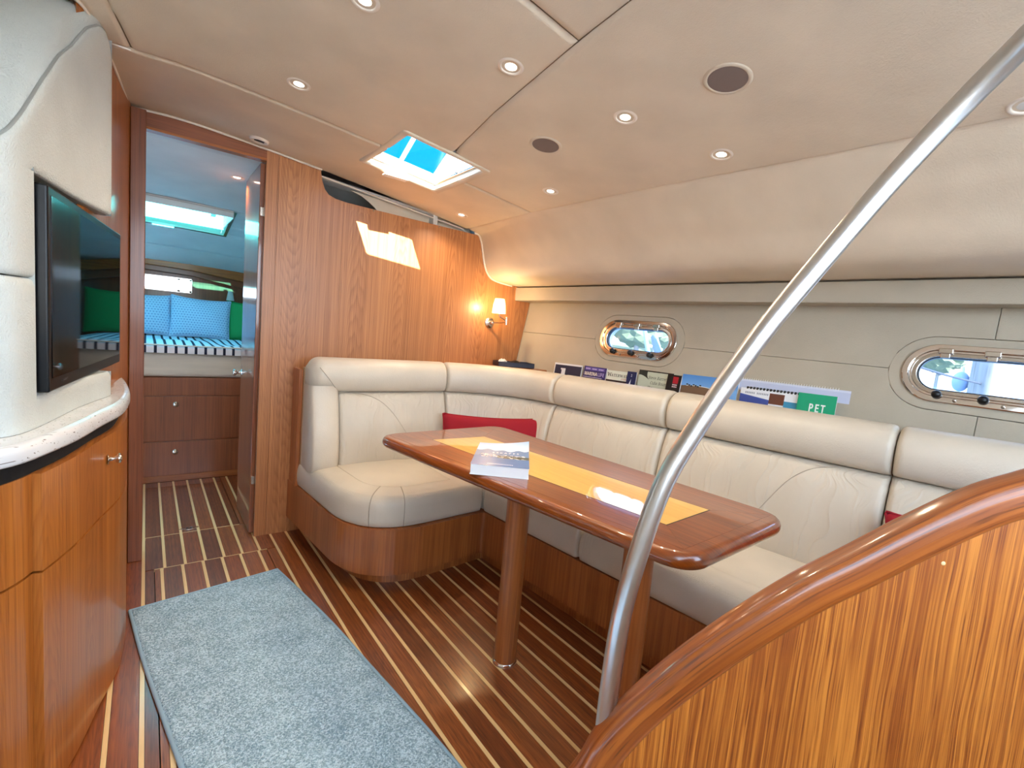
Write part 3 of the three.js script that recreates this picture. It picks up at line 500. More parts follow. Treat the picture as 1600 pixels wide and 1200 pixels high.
{
  const t = thing('table', 'varnished wooden table with a pale inlaid panel on two round legs', 'table', [1.2, 0, -1.2]);
  const L = ([x, z]) => [x - 1.2, z + 1.2];
  const rim = [[0.793, -1.97], [1.5, -2.015], [1.574, -0.568], [0.997, -0.552]].map(L);
  const top = group('top', t); top.position.y = 0.775;
  const prof = [[0.034, -0.046], [0.016, -0.0445], [0.006, -0.04], [0.001, -0.032], [0, -0.025], [0.001, -0.017], [0.005, -0.008], [0.012, -0.002], [0.022, 0]];
  const slab = cushion(rim, [0.115, 0.1, 0.107, 0.09], prof, 0, 12); const uvp = slab.attributes.uv, pp = slab.attributes.position; for (let i = 0; i < uvp.count; i++) uvp.setXY(i, pp.getX(i) + pp.getY(i), pp.getZ(i));
  mesh('rim', slab, M.table, top);
  const IN = [[0.988, -1.8], [1.258, -1.79], [1.375, -0.724], [1.131, -0.712]].map(L);
  const OUT = inset(rim, 0.045);
  for (let i = 0; i < 4; i++) { // mitred border boards, each with its own grain
    const j = (i + 1) % 4, q = [OUT[i], OUT[j], IN[j], IN[i]], g = prism(inset(q, 0.0004), -0.002, 0.0004), p = g.attributes.position, u = g.attributes.uv, dx = OUT[j][0] - OUT[i][0], dz = OUT[j][1] - OUT[i][1], l = Math.hypot(dx, dz), across = i % 2 === 0;
    for (let k = 0; k < p.count; k++) { const a = (p.getX(k) * dx + p.getZ(k) * dz) / l, b = (-p.getX(k) * dz + p.getZ(k) * dx) / l; across ? u.setXY(k, a + i, b) : u.setXY(k, b + i * 0.3, a); }
    mesh('border_board', g, M.table, top);
  }
  const ig = prism(inset(IN, 0.0035), -0.002, 0.0006), ip = ig.attributes.position, iu = ig.attributes.uv; for (let k = 0; k < ip.count; k++) iu.setXY(k, ip.getX(k), ip.getZ(k));
  mesh('inlay', ig, M.inlay, top);
  mesh('inlay_line', prism(IN, -0.002, 0.00045), M.black, top);
  for (const [x, z] of [[1.113, -1.325], [1.14, -0.795]]) {
    const X = x - 1.2, Z = z + 1.2, H = 0.722;
    const leg = new THREE.CylinderGeometry(0.0435, 0.0435, H, 40, 1, false).translate(X, 0.008 + H / 2, Z), u = leg.attributes.uv; for (let i = 0; i < u.count; i++) u.setXY(i, u.getX(i) * 0.29, u.getY(i) * 0.61);
    mesh('leg', leg, M.base, t);
    mesh('foot_ring', lathe([[0.0435, 0.012], [0.0465, 0.01], [0.048, 0.004], [0.049, 0]], 40).translate(X, 0.0, Z), M.chrome, t);
  }
}
// the guide book that lies on the table
function canvasTex(w, h, draw) { const c = document.createElement('canvas'); c.width = w; c.height = h; const x = c.getContext('2d'); draw(x, w, h); const t = new THREE.CanvasTexture(c); t.colorSpace = THREE.SRGBColorSpace; t.magFilter = THREE.LinearFilter; return t; }
const printed = (w, h, draw) => P({ map: canvasTex(w, h, draw), roughness: 0.35, clearcoat: 0.4, clearcoatRoughness: 0.1 });
{
  const b = thing('book', 'thick paperback with a blue harbour photograph on its cover lying on the table', 'book', [1.05, 0.7757, -1.37], 0);
  const A = [[0.872, -1.311], [1.027, -1.183], [1.226, -1.43], [1.073, -1.554]].map(([x, z]) => [x - 1.05, z + 1.37]);
  const th = 0.036;
  const quad = (u, v, q) => [lerp(lerp(q[0][0], q[1][0], u), lerp(q[3][0], q[2][0], u), v), lerp(lerp(q[0][1], q[1][1], u), lerp(q[3][1], q[2][1], u), v)];
  const inn = inset(A, 0.002);
  mesh('page_block', prism(inn, 0.001, th - 0.001), M.paper, b);
  mesh('back_cover', prism(A, 0, 0.0012), M.paper, b);
  const cover = printed(512, 640, (x, w, h) => {
    const g = x.createLinearGradient(0, 0, 0, h * 0.34); g.addColorStop(0, '#86b4ea'); g.addColorStop(1, '#c9e0f8'); x.fillStyle = g; x.fillRect(0, 0, w, h);
    x.fillStyle = '#5f86b8'; x.beginPath(); x.moveTo(0, h * 0.36); for (let i = 0; i <= 20; i++) x.lineTo(w * i / 20, h * (0.34 + 0.03 * Math.sin(i * 1.1) - 0.02 * Math.sin(i * 0.37))); x.lineTo(w, h * 0.6); x.lineTo(0, h * 0.6); x.fill();
    x.fillStyle = '#3f74b0'; x.fillRect(0, h * 0.6, w, h * 0.4);
    x.fillStyle = '#3d4f4a'; x.fillRect(w * 0.42, h * 0.57, w * 0.58, h * 0.1);
    for (let i = 0; i < 130; i++) { const px = w * (0.08 + 0.82 * rnd()), py = h * (0.5 + 0.14 * rnd() + 0.03 * px / w); x.fillStyle = ['#eef2f4', '#cfd8dc', '#33443f', '#8f8474', '#ffffff', '#25323c'][Math.floor(rnd() * 6)]; x.fillRect(px, py, 8 + 26 * rnd(), 3 + 8 * rnd()); }
    for (let i = 0; i < 60; i++) { x.fillStyle = `rgba(190,214,236,${0.1 + 0.15 * rnd()})`; x.fillRect(w * rnd() * 0.8, h * (0.68 + 0.3 * rnd()), 60 + 120 * rnd(), 2); }
    x.fillStyle = 'rgba(240,246,252,0.85)'; x.font = 'bold 46px sans-serif'; x.textAlign = 'center'; x.fillText('E S C A P E S', w * 0.56, h * 0.47);
    for (let i = 0; i < 16; i++) x.fillRect(w * (0.28 + 0.028 * i), h * 0.905, 9, 15);
  });
  mesh('front_cover', grid(14, 14, (u, v) => { const [x, z] = quad(u, v, A); return V3(x, th + 0.022 * Math.pow(u, 2) * Math.pow(v, 3) + 0.003 * v, z); }, (u, v) => [u, v]), cover, b);
}
// red cushions
function pillowGeo(w, h, d, nx = 28, pinch = 0.1) {
  const f = (sg) => grid(nx, nx, (u, v) => {
    const a = 2 * u - 1, b = 2 * v - 1, k = Math.pow(Math.max(0, (1 - Math.pow(Math.abs(a), 2.6)) * (1 - Math.pow(Math.abs(b), 2.6))), 0.42);
    const px = a * w / 2 * (1 - pinch * (1 - Math.abs(a)) * 0 - pinch * Math.pow(1 - b * b, 1) * 0.35 * Math.abs(a)), py = b * h / 2 * (1 - pinch * (1 - a * a) * Math.abs(b));
    return V3(px, py, sg * (k * d / 2 * (0.92 + 0.08 * Math.sin(a * 5 + b * 3))));
  }, (u, v) => [u * w, v * h]);
  return merge(f(1), f(-1));
}
function pillow(name, label, w, h, d, pos, rot, mat, pip, grp) {
  const t = thing(name, label, 'cushion', pos, 0, grp); t.rotation.set(...rot, 'YXZ');
  mesh('cover', pillowGeo(w, h, d), mat, t);
  const q = []; for (let i = 0; i < 64; i++) { const a = i / 64 * 8, k = Math.floor(a / 2), s = (a / 2 - k) * 2 - 1; const c = [[s, -1], [1, s], [-s, 1], [-1, -s]][k]; q.push(V3(c[0] * w / 2 * (1 - 0.035 * (1 - c[1] * c[1]) * Math.abs(c[0])), c[1] * h / 2 * (1 - 0.1 * (1 - c[0] * c[0]) * Math.abs(c[1])), 0)); }
  mesh('piping', tube(q, 0.004, 160, 6, true), pip, t); return t;
}
pillow('cushion', 'crimson cushion leaning in the inner corner of the cream settee behind the table', 0.64, 0.31, 0.12, [1.69, 0.605, -2.3], [-0.22, -0.58, 0.02], M.red, M.red);
pillow('cushion', 'crimson cushion at the near end of the settee, mostly hidden by the wooden side panel', 0.42, 0.34, 0.13, [2.02, 0.625, -0.215], [-0.2, -1.35, 0.1], M.red, M.red);

// ------------------------------------------------------------------ galley: curved cabinet, stone counter, padded television surround
const wallP = [[-0.056, -2.9], [-0.108, -2.34], [-0.152, -2.0], [-0.166, -1.968], [-0.178, -2.02], [-0.22, -2.16], [-1.4, -2.25]];
{
  const w = structure('wall_port');
  const q = [...wallP, [-1.4, -2.3], [-0.24, -2.22], [-0.15, -2.36], [-0.1, -2.9]];
  const g = prism(q, 0, 2.1); const p = g.attributes.position; for (let i = 0; i < p.count; i++) if (p.getY(i) > 1) p.setY(i, ceilY(p.getX(i), p.getZ(i)) + 0.01);
  mesh('panelling', g, M.cab, w);
  mesh('shell', merge(box(0.05, 2.4, 3.4, -1.45, 1.2, -0.72), box(0.06, 2.4, 0.1, -1.42, 1.2, -2.3)), M.vinyl, w);
}
// plan of the counter edge, from the bow end round to the port side
const FRONT = [[-0.118, -2.795], [-0.098, -2.775], [-0.08, -2.68], [-0.06, -2.5], [-0.046, -2.3], [-0.044, -2.16], [-0.057, -1.96], [-0.097, -1.785], [-0.135, -1.61], [-0.171, -1.497], [-0.202, -1.417], [-0.234, -1.373], [-0.3, -1.335], [-0.42, -1.31], [-0.6, -1.3], [-0.9, -1.3]];
const smoothPlan = (pts, n) => { const c = new THREE.CatmullRomCurve3(pts.map((p) => V3(p[0], 0, p[1])), false, 'centripetal'); return c.getSpacedPoints(n).map((p) => [p.x, p.z]); };
const frontC = smoothPlan(FRONT, 70);
const offsetOpen = (pts, d) => pts.map((b, i) => { const a = pts[Math.max(0, i - 1)], c = pts[Math.min(pts.length - 1, i + 1)], l = Math.hypot(c[0] - a[0], c[1] - a[1]); return [b[0] - (c[1] - a[1]) / l * d, b[1] + (c[0] - a[0]) / l * d]; });
const portSide = (pts, d) => { const o = offsetOpen(pts, d), o2 = offsetOpen(pts, -d); return o[20][0] < o2[20][0] ? o : o2; };
{
  const t = thing('galley_cabinet', 'curved honey-coloured wooden galley cabinet under the pale stone counter', 'cabinet');
  const back = [[-0.9, -1.62], [-0.5, -1.74], [-0.175, -1.95], [-0.158, -2.0], [-0.114, -2.34], [-0.09, -2.77]];
  const bodyF = portSide(frontC, 0.036);
  mesh('body', prism([...bodyF, ...back], 0, 0.83), M.cab, t);
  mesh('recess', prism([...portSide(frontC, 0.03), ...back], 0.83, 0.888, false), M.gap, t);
  const slice = (pts, f) => pts.filter(f), doorF = (d) => portSide(frontC, d);
  const skin = (f, d0, d1, y0, y1) => { const o = slice(doorF(d0), (p, i) => f(frontC[i])), n = slice(doorF(d1), (p, i) => f(frontC[i])).reverse(); return prism([...o, ...n], y0, y1); };
  const R = (p) => p[1] < -1.45, L = (p) => p[1] >= -1.49 && p[0] < -0.14;
  const drawer = mesh('drawer', skin(R, 0.008, 0.03, 0.612, 0.845), M.cab, t);
  mesh('door', skin(R, 0.008, 0.03, 0.01, 0.606), M.cab, t);
  mesh('drawer', skin(L, 0.026, 0.036, 0.612, 0.845), M.cab, t);
  mesh('door', skin(L, 0.026, 0.036, 0.01, 0.606), M.cab, t);
  mesh('knob', lathe([[0, 0], [0.015, 0], [0.016, 0.003], [0.006, 0.006], [0.0055, 0.018], [0.014, 0.024], [0.0155, 0.031], [0.01, 0.036], [0, 0.037]], 24).rotateZ(-Math.PI / 2).rotateY(0.2).translate(-0.091, 0.772, -1.85), M.nickel, drawer);

  const ct = thing('countertop', 'pale speckled stone counter with a rounded edge on the curved galley cabinet', 'countertop');
  const cb = [[-0.9, -1.6], [-0.5, -1.735], [-0.18, -1.945], [-0.155, -2.0], [-0.111, -2.34], [-0.118, -2.79]];
  { const o = [...frontC, ...cb], rows = [[0.012, 0.886], [0.003, 0.888], [0, 0.894], [0.0, 0.912], [0.003, 0.922], [0.009, 0.928], [0.018, 0.93]], R0 = rows.map(([d]) => inset(o, d)), n = o.length;
    const side = grid(n, rows.length - 1, (u, v, i, j) => V3(R0[j][i % n][0], rows[j][1], R0[j][i % n][1]), (u, v, q) => [q.z + q.x, q.y]);
    mesh('slab', merge(side, prism(inset(o, 0.017), 0.89, 0.93)), M.stone, ct); }
}
const COL = [[-0.094, -2.12], [-0.099, -2.08], [-0.117, -2.02], [-0.158, -1.857], [-0.191, -1.67], [-0.217, -1.545], [-0.235, -1.503], [-0.27, -1.478], [-0.34, -1.462], [-0.6, -1.45], [-1.0, -1.45]];
const colC = smoothPlan(COL, 80);
{
  const t = thing('television_surround', 'tall cream padded surround with a swept shoulder holding the television above the counter', 'surround');
  const RIDGE = [[-2.14, 2.0], [-2.11, 2.055], [-2.07, 2.085], [-2.04, 2.082], [-1.96, 2.03], [-1.86, 1.93], [-1.77, 1.862], [-1.67, 1.765], [-1.584, 1.673], [-1.54, 1.624], [-1.506, 1.588], [-1.49, 1.57], [-1.47, 1.558], [-1.44, 1.55]];
  const ridge = (p) => (p[0] < -0.26 ? 1.562 - 0.03 * smooth(-0.26, -0.6, p[0]) : poly(RIDGE, p[1]));
  const n = colC.length - 1, open = (p) => p[1] < -1.6 && p[0] > -0.25, iOpen = colC.findIndex((p) => !open(p));
  const inward = offsetOpen(colC, 1).map((p, i) => [p[0] - colC[i][0], p[1] - colC[i][1]]).map(([x, z]) => (x > 0 ? [-x, -z] : [x, z]));
  const face = (i0, i1, y0, y1, r0, r1) => { // padded face with softly rolled edges; the last row meets the ridge
    const rows = [];
    const rr = (k) => 0.02 * (1 - Math.sqrt(Math.max(0, 1 - Math.pow(1 - Math.min(1, k), 2))));
    const vs = [0, 0.25, 0.6, 1];
    void rows;
    return grid(i1 - i0, 30, (u, v) => {
      const i = i0 + Math.round(u * (i1 - i0)), p = colC[i], a = typeof y0 === 'function' ? y0(p) : y0, b = typeof y1 === 'function' ? y1(p) : y1, w = v < 0.15 ? 0.02 * v / 0.15 : v > 0.85 ? 1 - 0.02 * (1 - v) / 0.15 : lerp(0.02, 0.98, (v - 0.15) / 0.7);
      const y = lerp(a, b, w), d0 = (y - a) / 0.016, d1 = (b - y) / 0.028, o = ((typeof r0 === 'function' ? r0(i) : r0) ? rr(d0) * 0.6 : 0) + (r1 ? rr(d1) * 0.6 : 0), q = inward[i];
      void vs; return V3(p[0] + q[0] * o, y, p[1] + q[1] * o);
    }, (u, v, q) => [q.z - q.x, q.y]);
  };
  mesh('upper_pad', face(0, n, 1.53, ridge, (i) => i <= iOpen, true), M.column, t);
  mesh('side_pad', face(iOpen, n, 1.289, 1.5302, true, false), M.column, t);
  mesh('side_pad', face(iOpen, n, 0.931, 1.286, false, true), M.column, t);
  mesh('lower_pad', face(0, iOpen, 0.931, 1.012, false, true), M.column, t);
  // shelf of the opening, back of the recess and the pad's own edge at the bow end
  const strip = (y, d) => grid(iOpen, 1, (u, v) => { const i = Math.round(u * iOpen), p = colC[i], q = inward[i]; return V3(p[0] + q[0] * lerp(0.012, d, v), y, p[1] + q[1] * lerp(0.012, d, v)); });
  mesh('opening_sill', strip(1.0115, 0.13), M.column, t); mesh('opening_head', strip(1.5305, 0.13), M.column, t);
  mesh('recess_back', grid(iOpen, 1, (u, v) => { const i = Math.round(u * iOpen), p = colC[i], q = inward[i]; return V3(p[0] + q[0] * 0.13, lerp(1.0, 1.54, v), p[1] + q[1] * 0.13); }), M.column, t);
  mesh('recess_end', grid(1, 1, (u, v) => { const p = colC[iOpen], q = inward[iOpen]; return V3(p[0] + q[0] * lerp(0, 0.13, u), lerp(1.0, 1.54, v), p[1] + q[1] * lerp(0, 0.13, u)); }), M.column, t);
  for (const [y0, y1] of [[0.931, 1.012], [1.53, 2.08]]) mesh('end_pad', grid(6, 10, (u, v) => { const p = colC[0], q = inward[0], y = lerp(y0, y1, v); return V3(p[0] + q[0] * lerp(0, 0.13, u), y - (v > 0.99 ? 0.0 : 0), p[1] + q[1] * lerp(0, 0.13, u) - 0.012 * Math.sin(Math.PI * Math.min(1, u * 2))); }, (u, v, q) => [q.x, q.y]), M.column, t);
  // shoulder above the ridge, sweeping up and away to port
  mesh('shoulder', grid(n, 16, (u, v) => {
    const i = Math.round(u * n), p = colC[i], q = inward[i], y0 = ridge(p), e = 1 - Math.pow(1 - v, 1.5), top = 2.12, f = u;
    const bx = poly([[0, -0.13], [0.25, -0.19], [0.5, -0.27], [0.7, -0.42], [1, -1.3]], f), bz = poly([[0, -2.03], [0.25, -2.05], [0.5, -2.075], [0.7, -2.16], [1, -2.22]], f), roll = 0.028 * (1 - Math.sqrt(Math.max(0, 1 - 1)));
    void roll; const sx = p[0] + q[0] * 0.012, sz = p[1] + q[1] * 0.012;
    return V3(lerp(sx, bx, v), lerp(y0, top, e), lerp(sz, bz, v));
  }, (u, v, q) => [q.x - q.z * 0.5, q.y]), M.column, t);
  const rp = colC.map((p, i) => [p[0] + inward[i][0] * 0.0115, ridge(p) - 0.001, p[1] + inward[i][1] * 0.0115]); mesh('piping', tube(rp, 0.004, 160, 8), M.column, t);

  const tv = thing('television', 'flat black television set into the cream surround beside the doorway', 'television', [-0.147, 1.0, -2.02], Math.atan2(-0.105, 0.84) * -1);
  // local z runs along the screen, local x looks out
  tv.rotation.y = -Math.atan2(0.105, 0.845);
  mesh('frame', rbox(0.028, 0.496, 0.85, 0.005, 0, 0.262, 0), M.bezel, tv);
  mesh('screen', box(0.002, 0.44, 0.808, 0.0145, 0.268, 0), M.screen, tv);
  mesh('housing', rbox(0.05, 0.36, 0.6, 0.01, -0.038, 0.26, 0.06), M.black, tv);
  const logo = canvasTex(256, 64, (x) => { x.fillStyle = '#101214'; x.fillRect(0, 0, 256, 64); x.fillStyle = '#9aa2a8'; x.fillRect(60, 26, 136, 12); });
  mesh('badge', box(0.001, 0.006, 0.05, 0.0146, 0.033, 0.3), P({ map: logo, roughness: 0.3 }), tv);
}

// ------------------------------------------------------------------ sleeping cabin beyond the door
const cabY = (z) => poly([[-5.6, 1.6], [-5.3, 1.7], [-5.0, 1.815], [-4.7, 1.895], [-4.2, 1.985], [-3.6, 2.03], [-2.9, 2.06]], z);
{
  const w = structure('wall_cabin');
  const side = (x) => merge(box(0.03, 1.3, 2.75, x, 0.65, -4.27), box(0.03, 0.65, 2.75, x, 1.865, -4.27), box(0.03, 0.24, 0.85, x, 1.42, -3.32), box(0.03, 0.24, 0.95, x, 1.42, -5.17));
  mesh('side_lining', merge(side(-1.3), side(1.5)), M.cabin, w);
  for (const [x, k] of [[-1.3, 6], [1.5, 7]]) { const p = structure('window_' + k); mesh('frame', merge(box(0.04, 0.02, 0.97, x, 1.3, -4.22), box(0.04, 0.02, 0.97, x, 1.54, -4.22), box(0.04, 0.24, 0.02, x, 1.42, -3.745), box(0.04, 0.24, 0.02, x, 1.42, -4.695)), M.nickel, p); mesh('pane', new THREE.PlaneGeometry(0.96, 0.24).rotateY(Math.PI / 2).translate(x, 1.42, -4.22), M.tint, p); }  // unseen side portlights, added to brighten the cabin
  mesh('partition', uvBox(box(0.02, 2.1, 1.2, 0.62, 1.05, -3.5), 'y'), M.dark, w);
  mesh('bow_panel', uvBox(merge(box(2.9, 1.395, 0.03, 0.1, 0.6975, -5.56), box(2.9, 0.3, 0.03, 0.1, 1.665, -5.56), box(1.02, 0.12, 0.03, -0.79, 1.455, -5.56), box(1.2, 0.12, 0.03, 0.94, 1.455, -5.56)), 'y'), M.dark, w);
  mesh('cornice', uvBox(extrude(shapeOf([[-1.2, 1.57], [0.0, 1.61], [0.35, 1.598], [0.75, 1.553], [1.2, 1.47], [1.2, 1.56], [0.75, 1.64], [0.35, 1.675], [0.0, 1.688], [-1.2, 1.66]]), 0.07, 0.006).translate(0, 0, -5.5), 'x'), M.cab, w);
  mesh('cornice', uvBox(extrude(shapeOf([[-1.2, 1.535], [0.0, 1.565], [0.35, 1.552], [0.75, 1.49], [1.2, 1.39], [1.2, 1.47], [0.75, 1.553], [0.35, 1.6], [0.0, 1.612], [-1.2, 1.575]]), 0.05, 0.004).translate(0, 0, -5.53), 'x'), M.dark, w);
  const c = structure('ceiling_cabin');
  const HB = { x0: -0.65, x1: 0.505, z0: -4.73, z1: -4.17 };  // port side widened out of view to let in more light
  const pan = (x0, x1, z0, z1) => { mesh('ceiling_panel', grid(14, 14, (u, v) => { const x = lerp(x0, x1, u), z = lerp(z0, z1, v), d = Math.min((1 - v) * (z1 - z0), v * (z1 - z0)); return V3(x, cabY(z) - 0.035 * (x - 0.1) * (x - 0.1) + 0.008 * Math.exp(-Math.pow(d / 0.012, 2)), z); }, (u, v, q) => [q.x, q.z]), M.cabin, c); };
  pan(-1.3, 1.5, -3.02, -2.9); pan(-1.3, 1.5, -4.168, -3.024); pan(-1.3, HB.x0, HB.z0, HB.z1); pan(HB.x1, 1.5, HB.z0, -4.53); pan(HB.x1, 1.5, -4.527, HB.z1); pan(-1.3, 1.5, -5.15, HB.z0 - 0.002); pan(-1.3, 1.5, -5.56, -5.154);
  const h = structure('window_4');
  const fr = (x0, x1, z0, z1, m, w0) => { const g = []; for (const [a, b, e, f] of [[x0 - w0, x1 + w0, z0 - w0, z0], [x0 - w0, x1 + w0, z1, z1 + w0], [x0 - w0, x0, z0, z1], [x1, x1 + w0, z0, z1]]) g.push(grid(8, 2, (u, v) => { const x = lerp(a, b, u), z = lerp(e, f, v); return V3(x, cabY(z) - 0.035 * (x - 0.1) * (x - 0.1) - 0.006, z); })); mesh('frame', merge(g), m, h); };
  fr(HB.x0, HB.x1, HB.z0, HB.z1, M.nickel, 0.022);
  const yb = cabY(-4.45);
  mesh('well', merge(box(0.008, 0.13, 0.56, HB.x0, yb + 0.06, -4.45), box(0.008, 0.13, 0.56, HB.x1, yb + 0.06, -4.45), box(1.155, 0.16, 0.008, -0.073, yb + 0.06, HB.z0), box(1.155, 0.16, 0.008, -0.073, yb + 0.08, HB.z1)), M.white, h);
  const lidP = grid(1, 1, (u, v) => V3(lerp(HB.x0, HB.x1, u), cabY(lerp(HB.z0, HB.z1, v)) + 0.06, lerp(HB.z0, HB.z1, v))); mesh('lid', lidP, M.tint, h);
  mesh('lid_bar', merge(box(1.15, 0.012, 0.02, -0.073, cabY(-4.36) + 0.05, -4.36), box(0.02, 0.02, 0.19, 0.12, cabY(-4.26) + 0.045, -4.265), box(0.03, 0.03, 0.06, 0.4, cabY(-4.4) + 0.03, -4.41)), M.nickel, h);
  mesh('pull', rbox(0.14, 0.01, 0.04, 0.004, 0.1, cabY(-4.745) - 0.012, -4.745), M.white, h);

  // bed platform with two deep drawers
  const b = thing('berth_platform', 'dark wooden bed platform with two wide drawers seen through the doorway', 'bed', [0.2, 0, -4.8]);
  mesh('body', uvBox(box(1.1, 0.755, 1.5, 0, 0.3775, 0).translate(0, 0, -0.04), 'x'), M.base, b);
  mesh('front_panel', uvBox(rbox(0.9, 0.128, 0.018, 0.003, 0, 0.691, 0.718), 'y'), M.dark, b);
  for (const [y0, y1, k] of [[0.302, 0.622, 0.567], [0.05, 0.294, 0.223]]) {
    const d = mesh('drawer', uvBox(rbox(0.9, y1 - y0, 0.018, 0.003, 0, (y0 + y1) / 2, 0.718), 'y', [y0, 0]), M.dark, b);
    mesh('knob', lathe([[0, 0], [0.016, 0], [0.017, 0.004], [0.007, 0.008], [0.007, 0.018], [0.016, 0.024], [0.017, 0.032], [0, 0.036]], 20).rotateX(Math.PI / 2).translate(-0.027, k, 0.727), M.nickel, d);
  }
  const m = thing('mattress', 'thick cream mattress on the wooden bed platform, covered by a striped spread', 'mattress', [0.2, 0.757, -4.8]);
  mesh('side', rbox(1.12, 0.175, 1.5, 0.03, 0, 0.088, -0.03), M.leather, m);
  const stripes = canvasTex(1024, 64, (x) => { x.fillStyle = '#e6e8ee'; x.fillRect(0, 0, 1024, 64); x.fillStyle = '#141c34'; for (let i = 0; i < 22; i++) x.fillRect(i * 1024 / 22 + 10, 0, 13, 64); });
  const sp = thing('bedspread', 'white bedspread with navy stripes on the cabin bed', 'bedspread', [0.2, 0.93, -4.8]);
  const sm = P({ map: stripes, roughness: 0.9 });
  mesh('cover', grid(20, 24, (u, v) => { const x = lerp(-0.575, 0.575, u), a = v < 0.12 ? v / 0.12 : 1, z = v < 0.12 ? 0.745 : lerp(0.742, -0.76, (v - 0.12) / 0.88), y = v < 0.12 ? lerp(-0.002, 0.052, a) : 0.055 + 0.012 * Math.sin(u * 9) * Math.sin(v * 12) * smooth(0.12, 0.2, v); return V3(x, y, z); }, (u, v) => [u * 0.9, v]), sm, sp);
  mesh('piping', tube([[-0.575, 0.054, 0.745], [0, 0.054, 0.746], [0.575, 0.054, 0.745]], 0.005, 20, 6), M.piping, sp);
  const scallop = canvasTex(256, 256, (x) => { x.fillStyle = '#c9dcf4'; x.fillRect(0, 0, 256, 256); x.strokeStyle = '#2f5fa4'; x.lineWidth = 4; for (let j = 0; j < 9; j++) for (let i = 0; i < 9; i++) { const cx = i * 32 + (j % 2) * 16, cy = j * 32; x.beginPath(); x.moveTo(cx - 7, cy - 5); x.lineTo(cx, cy + 5); x.lineTo(cx + 7, cy - 5); x.stroke(); } });
  scallop.wrapS = scallop.wrapT = THREE.RepeatWrapping; scallop.repeat.set(5.5, 5.5); const scm = P({ map: scallop, roughness: 0.9 }), gm = P({ color: rgb(40, 160, 84), roughness: 0.85 });
  pillow('bed_pillow', 'blue patterned pillow at the left of the bed, cut off by the door post', 0.42, 0.37, 0.13, [-0.025, 1.165, -5.27], [-0.2, 0.05, 0], scm, scm);
  pillow('bed_pillow', 'blue patterned pillow in the middle of the bed beside the green one', 0.46, 0.38, 0.13, [0.4, 1.165, -5.24], [-0.2, -0.05, -0.03], scm, scm);
  pillow('bed_pillow', 'plain green pillow at the right of the bed next to the open door', 0.36, 0.38, 0.12, [0.79, 1.165, -5.25], [-0.16, -0.1, 0], gm, gm);
  const lampT = thing('reading_lamp', 'small pale reading lamp above the green pillow in the cabin', 'lamp', [0.66, 1.36, -5.5]);
  mesh('shade', lathe([[0.02, 0.09], [0.035, 0], [0.033, 0], [0.018, 0.09]], 20), M.white, lampT); mesh('stem', new THREE.CylinderGeometry(0.006, 0.006, 0.06, 10).translate(0, -0.03, 0), M.nickel, lampT);
  const wn = structure('window_3');
  mesh('frame', merge(box(0.62, 0.02, 0.03, 0.03, 1.515, -5.53), box(0.62, 0.02, 0.03, 0.03, 1.4, -5.53), box(0.02, 0.12, 0.03, 0.24, 1.455, -5.53), box(0.02, 0.12, 0.03, 0.335, 1.455, -5.53)), M.nickel, wn);
  mesh('pane', new THREE.PlaneGeometry(0.6, 0.11).translate(0.03, 1.455, -5.535), M.clear, wn);
}

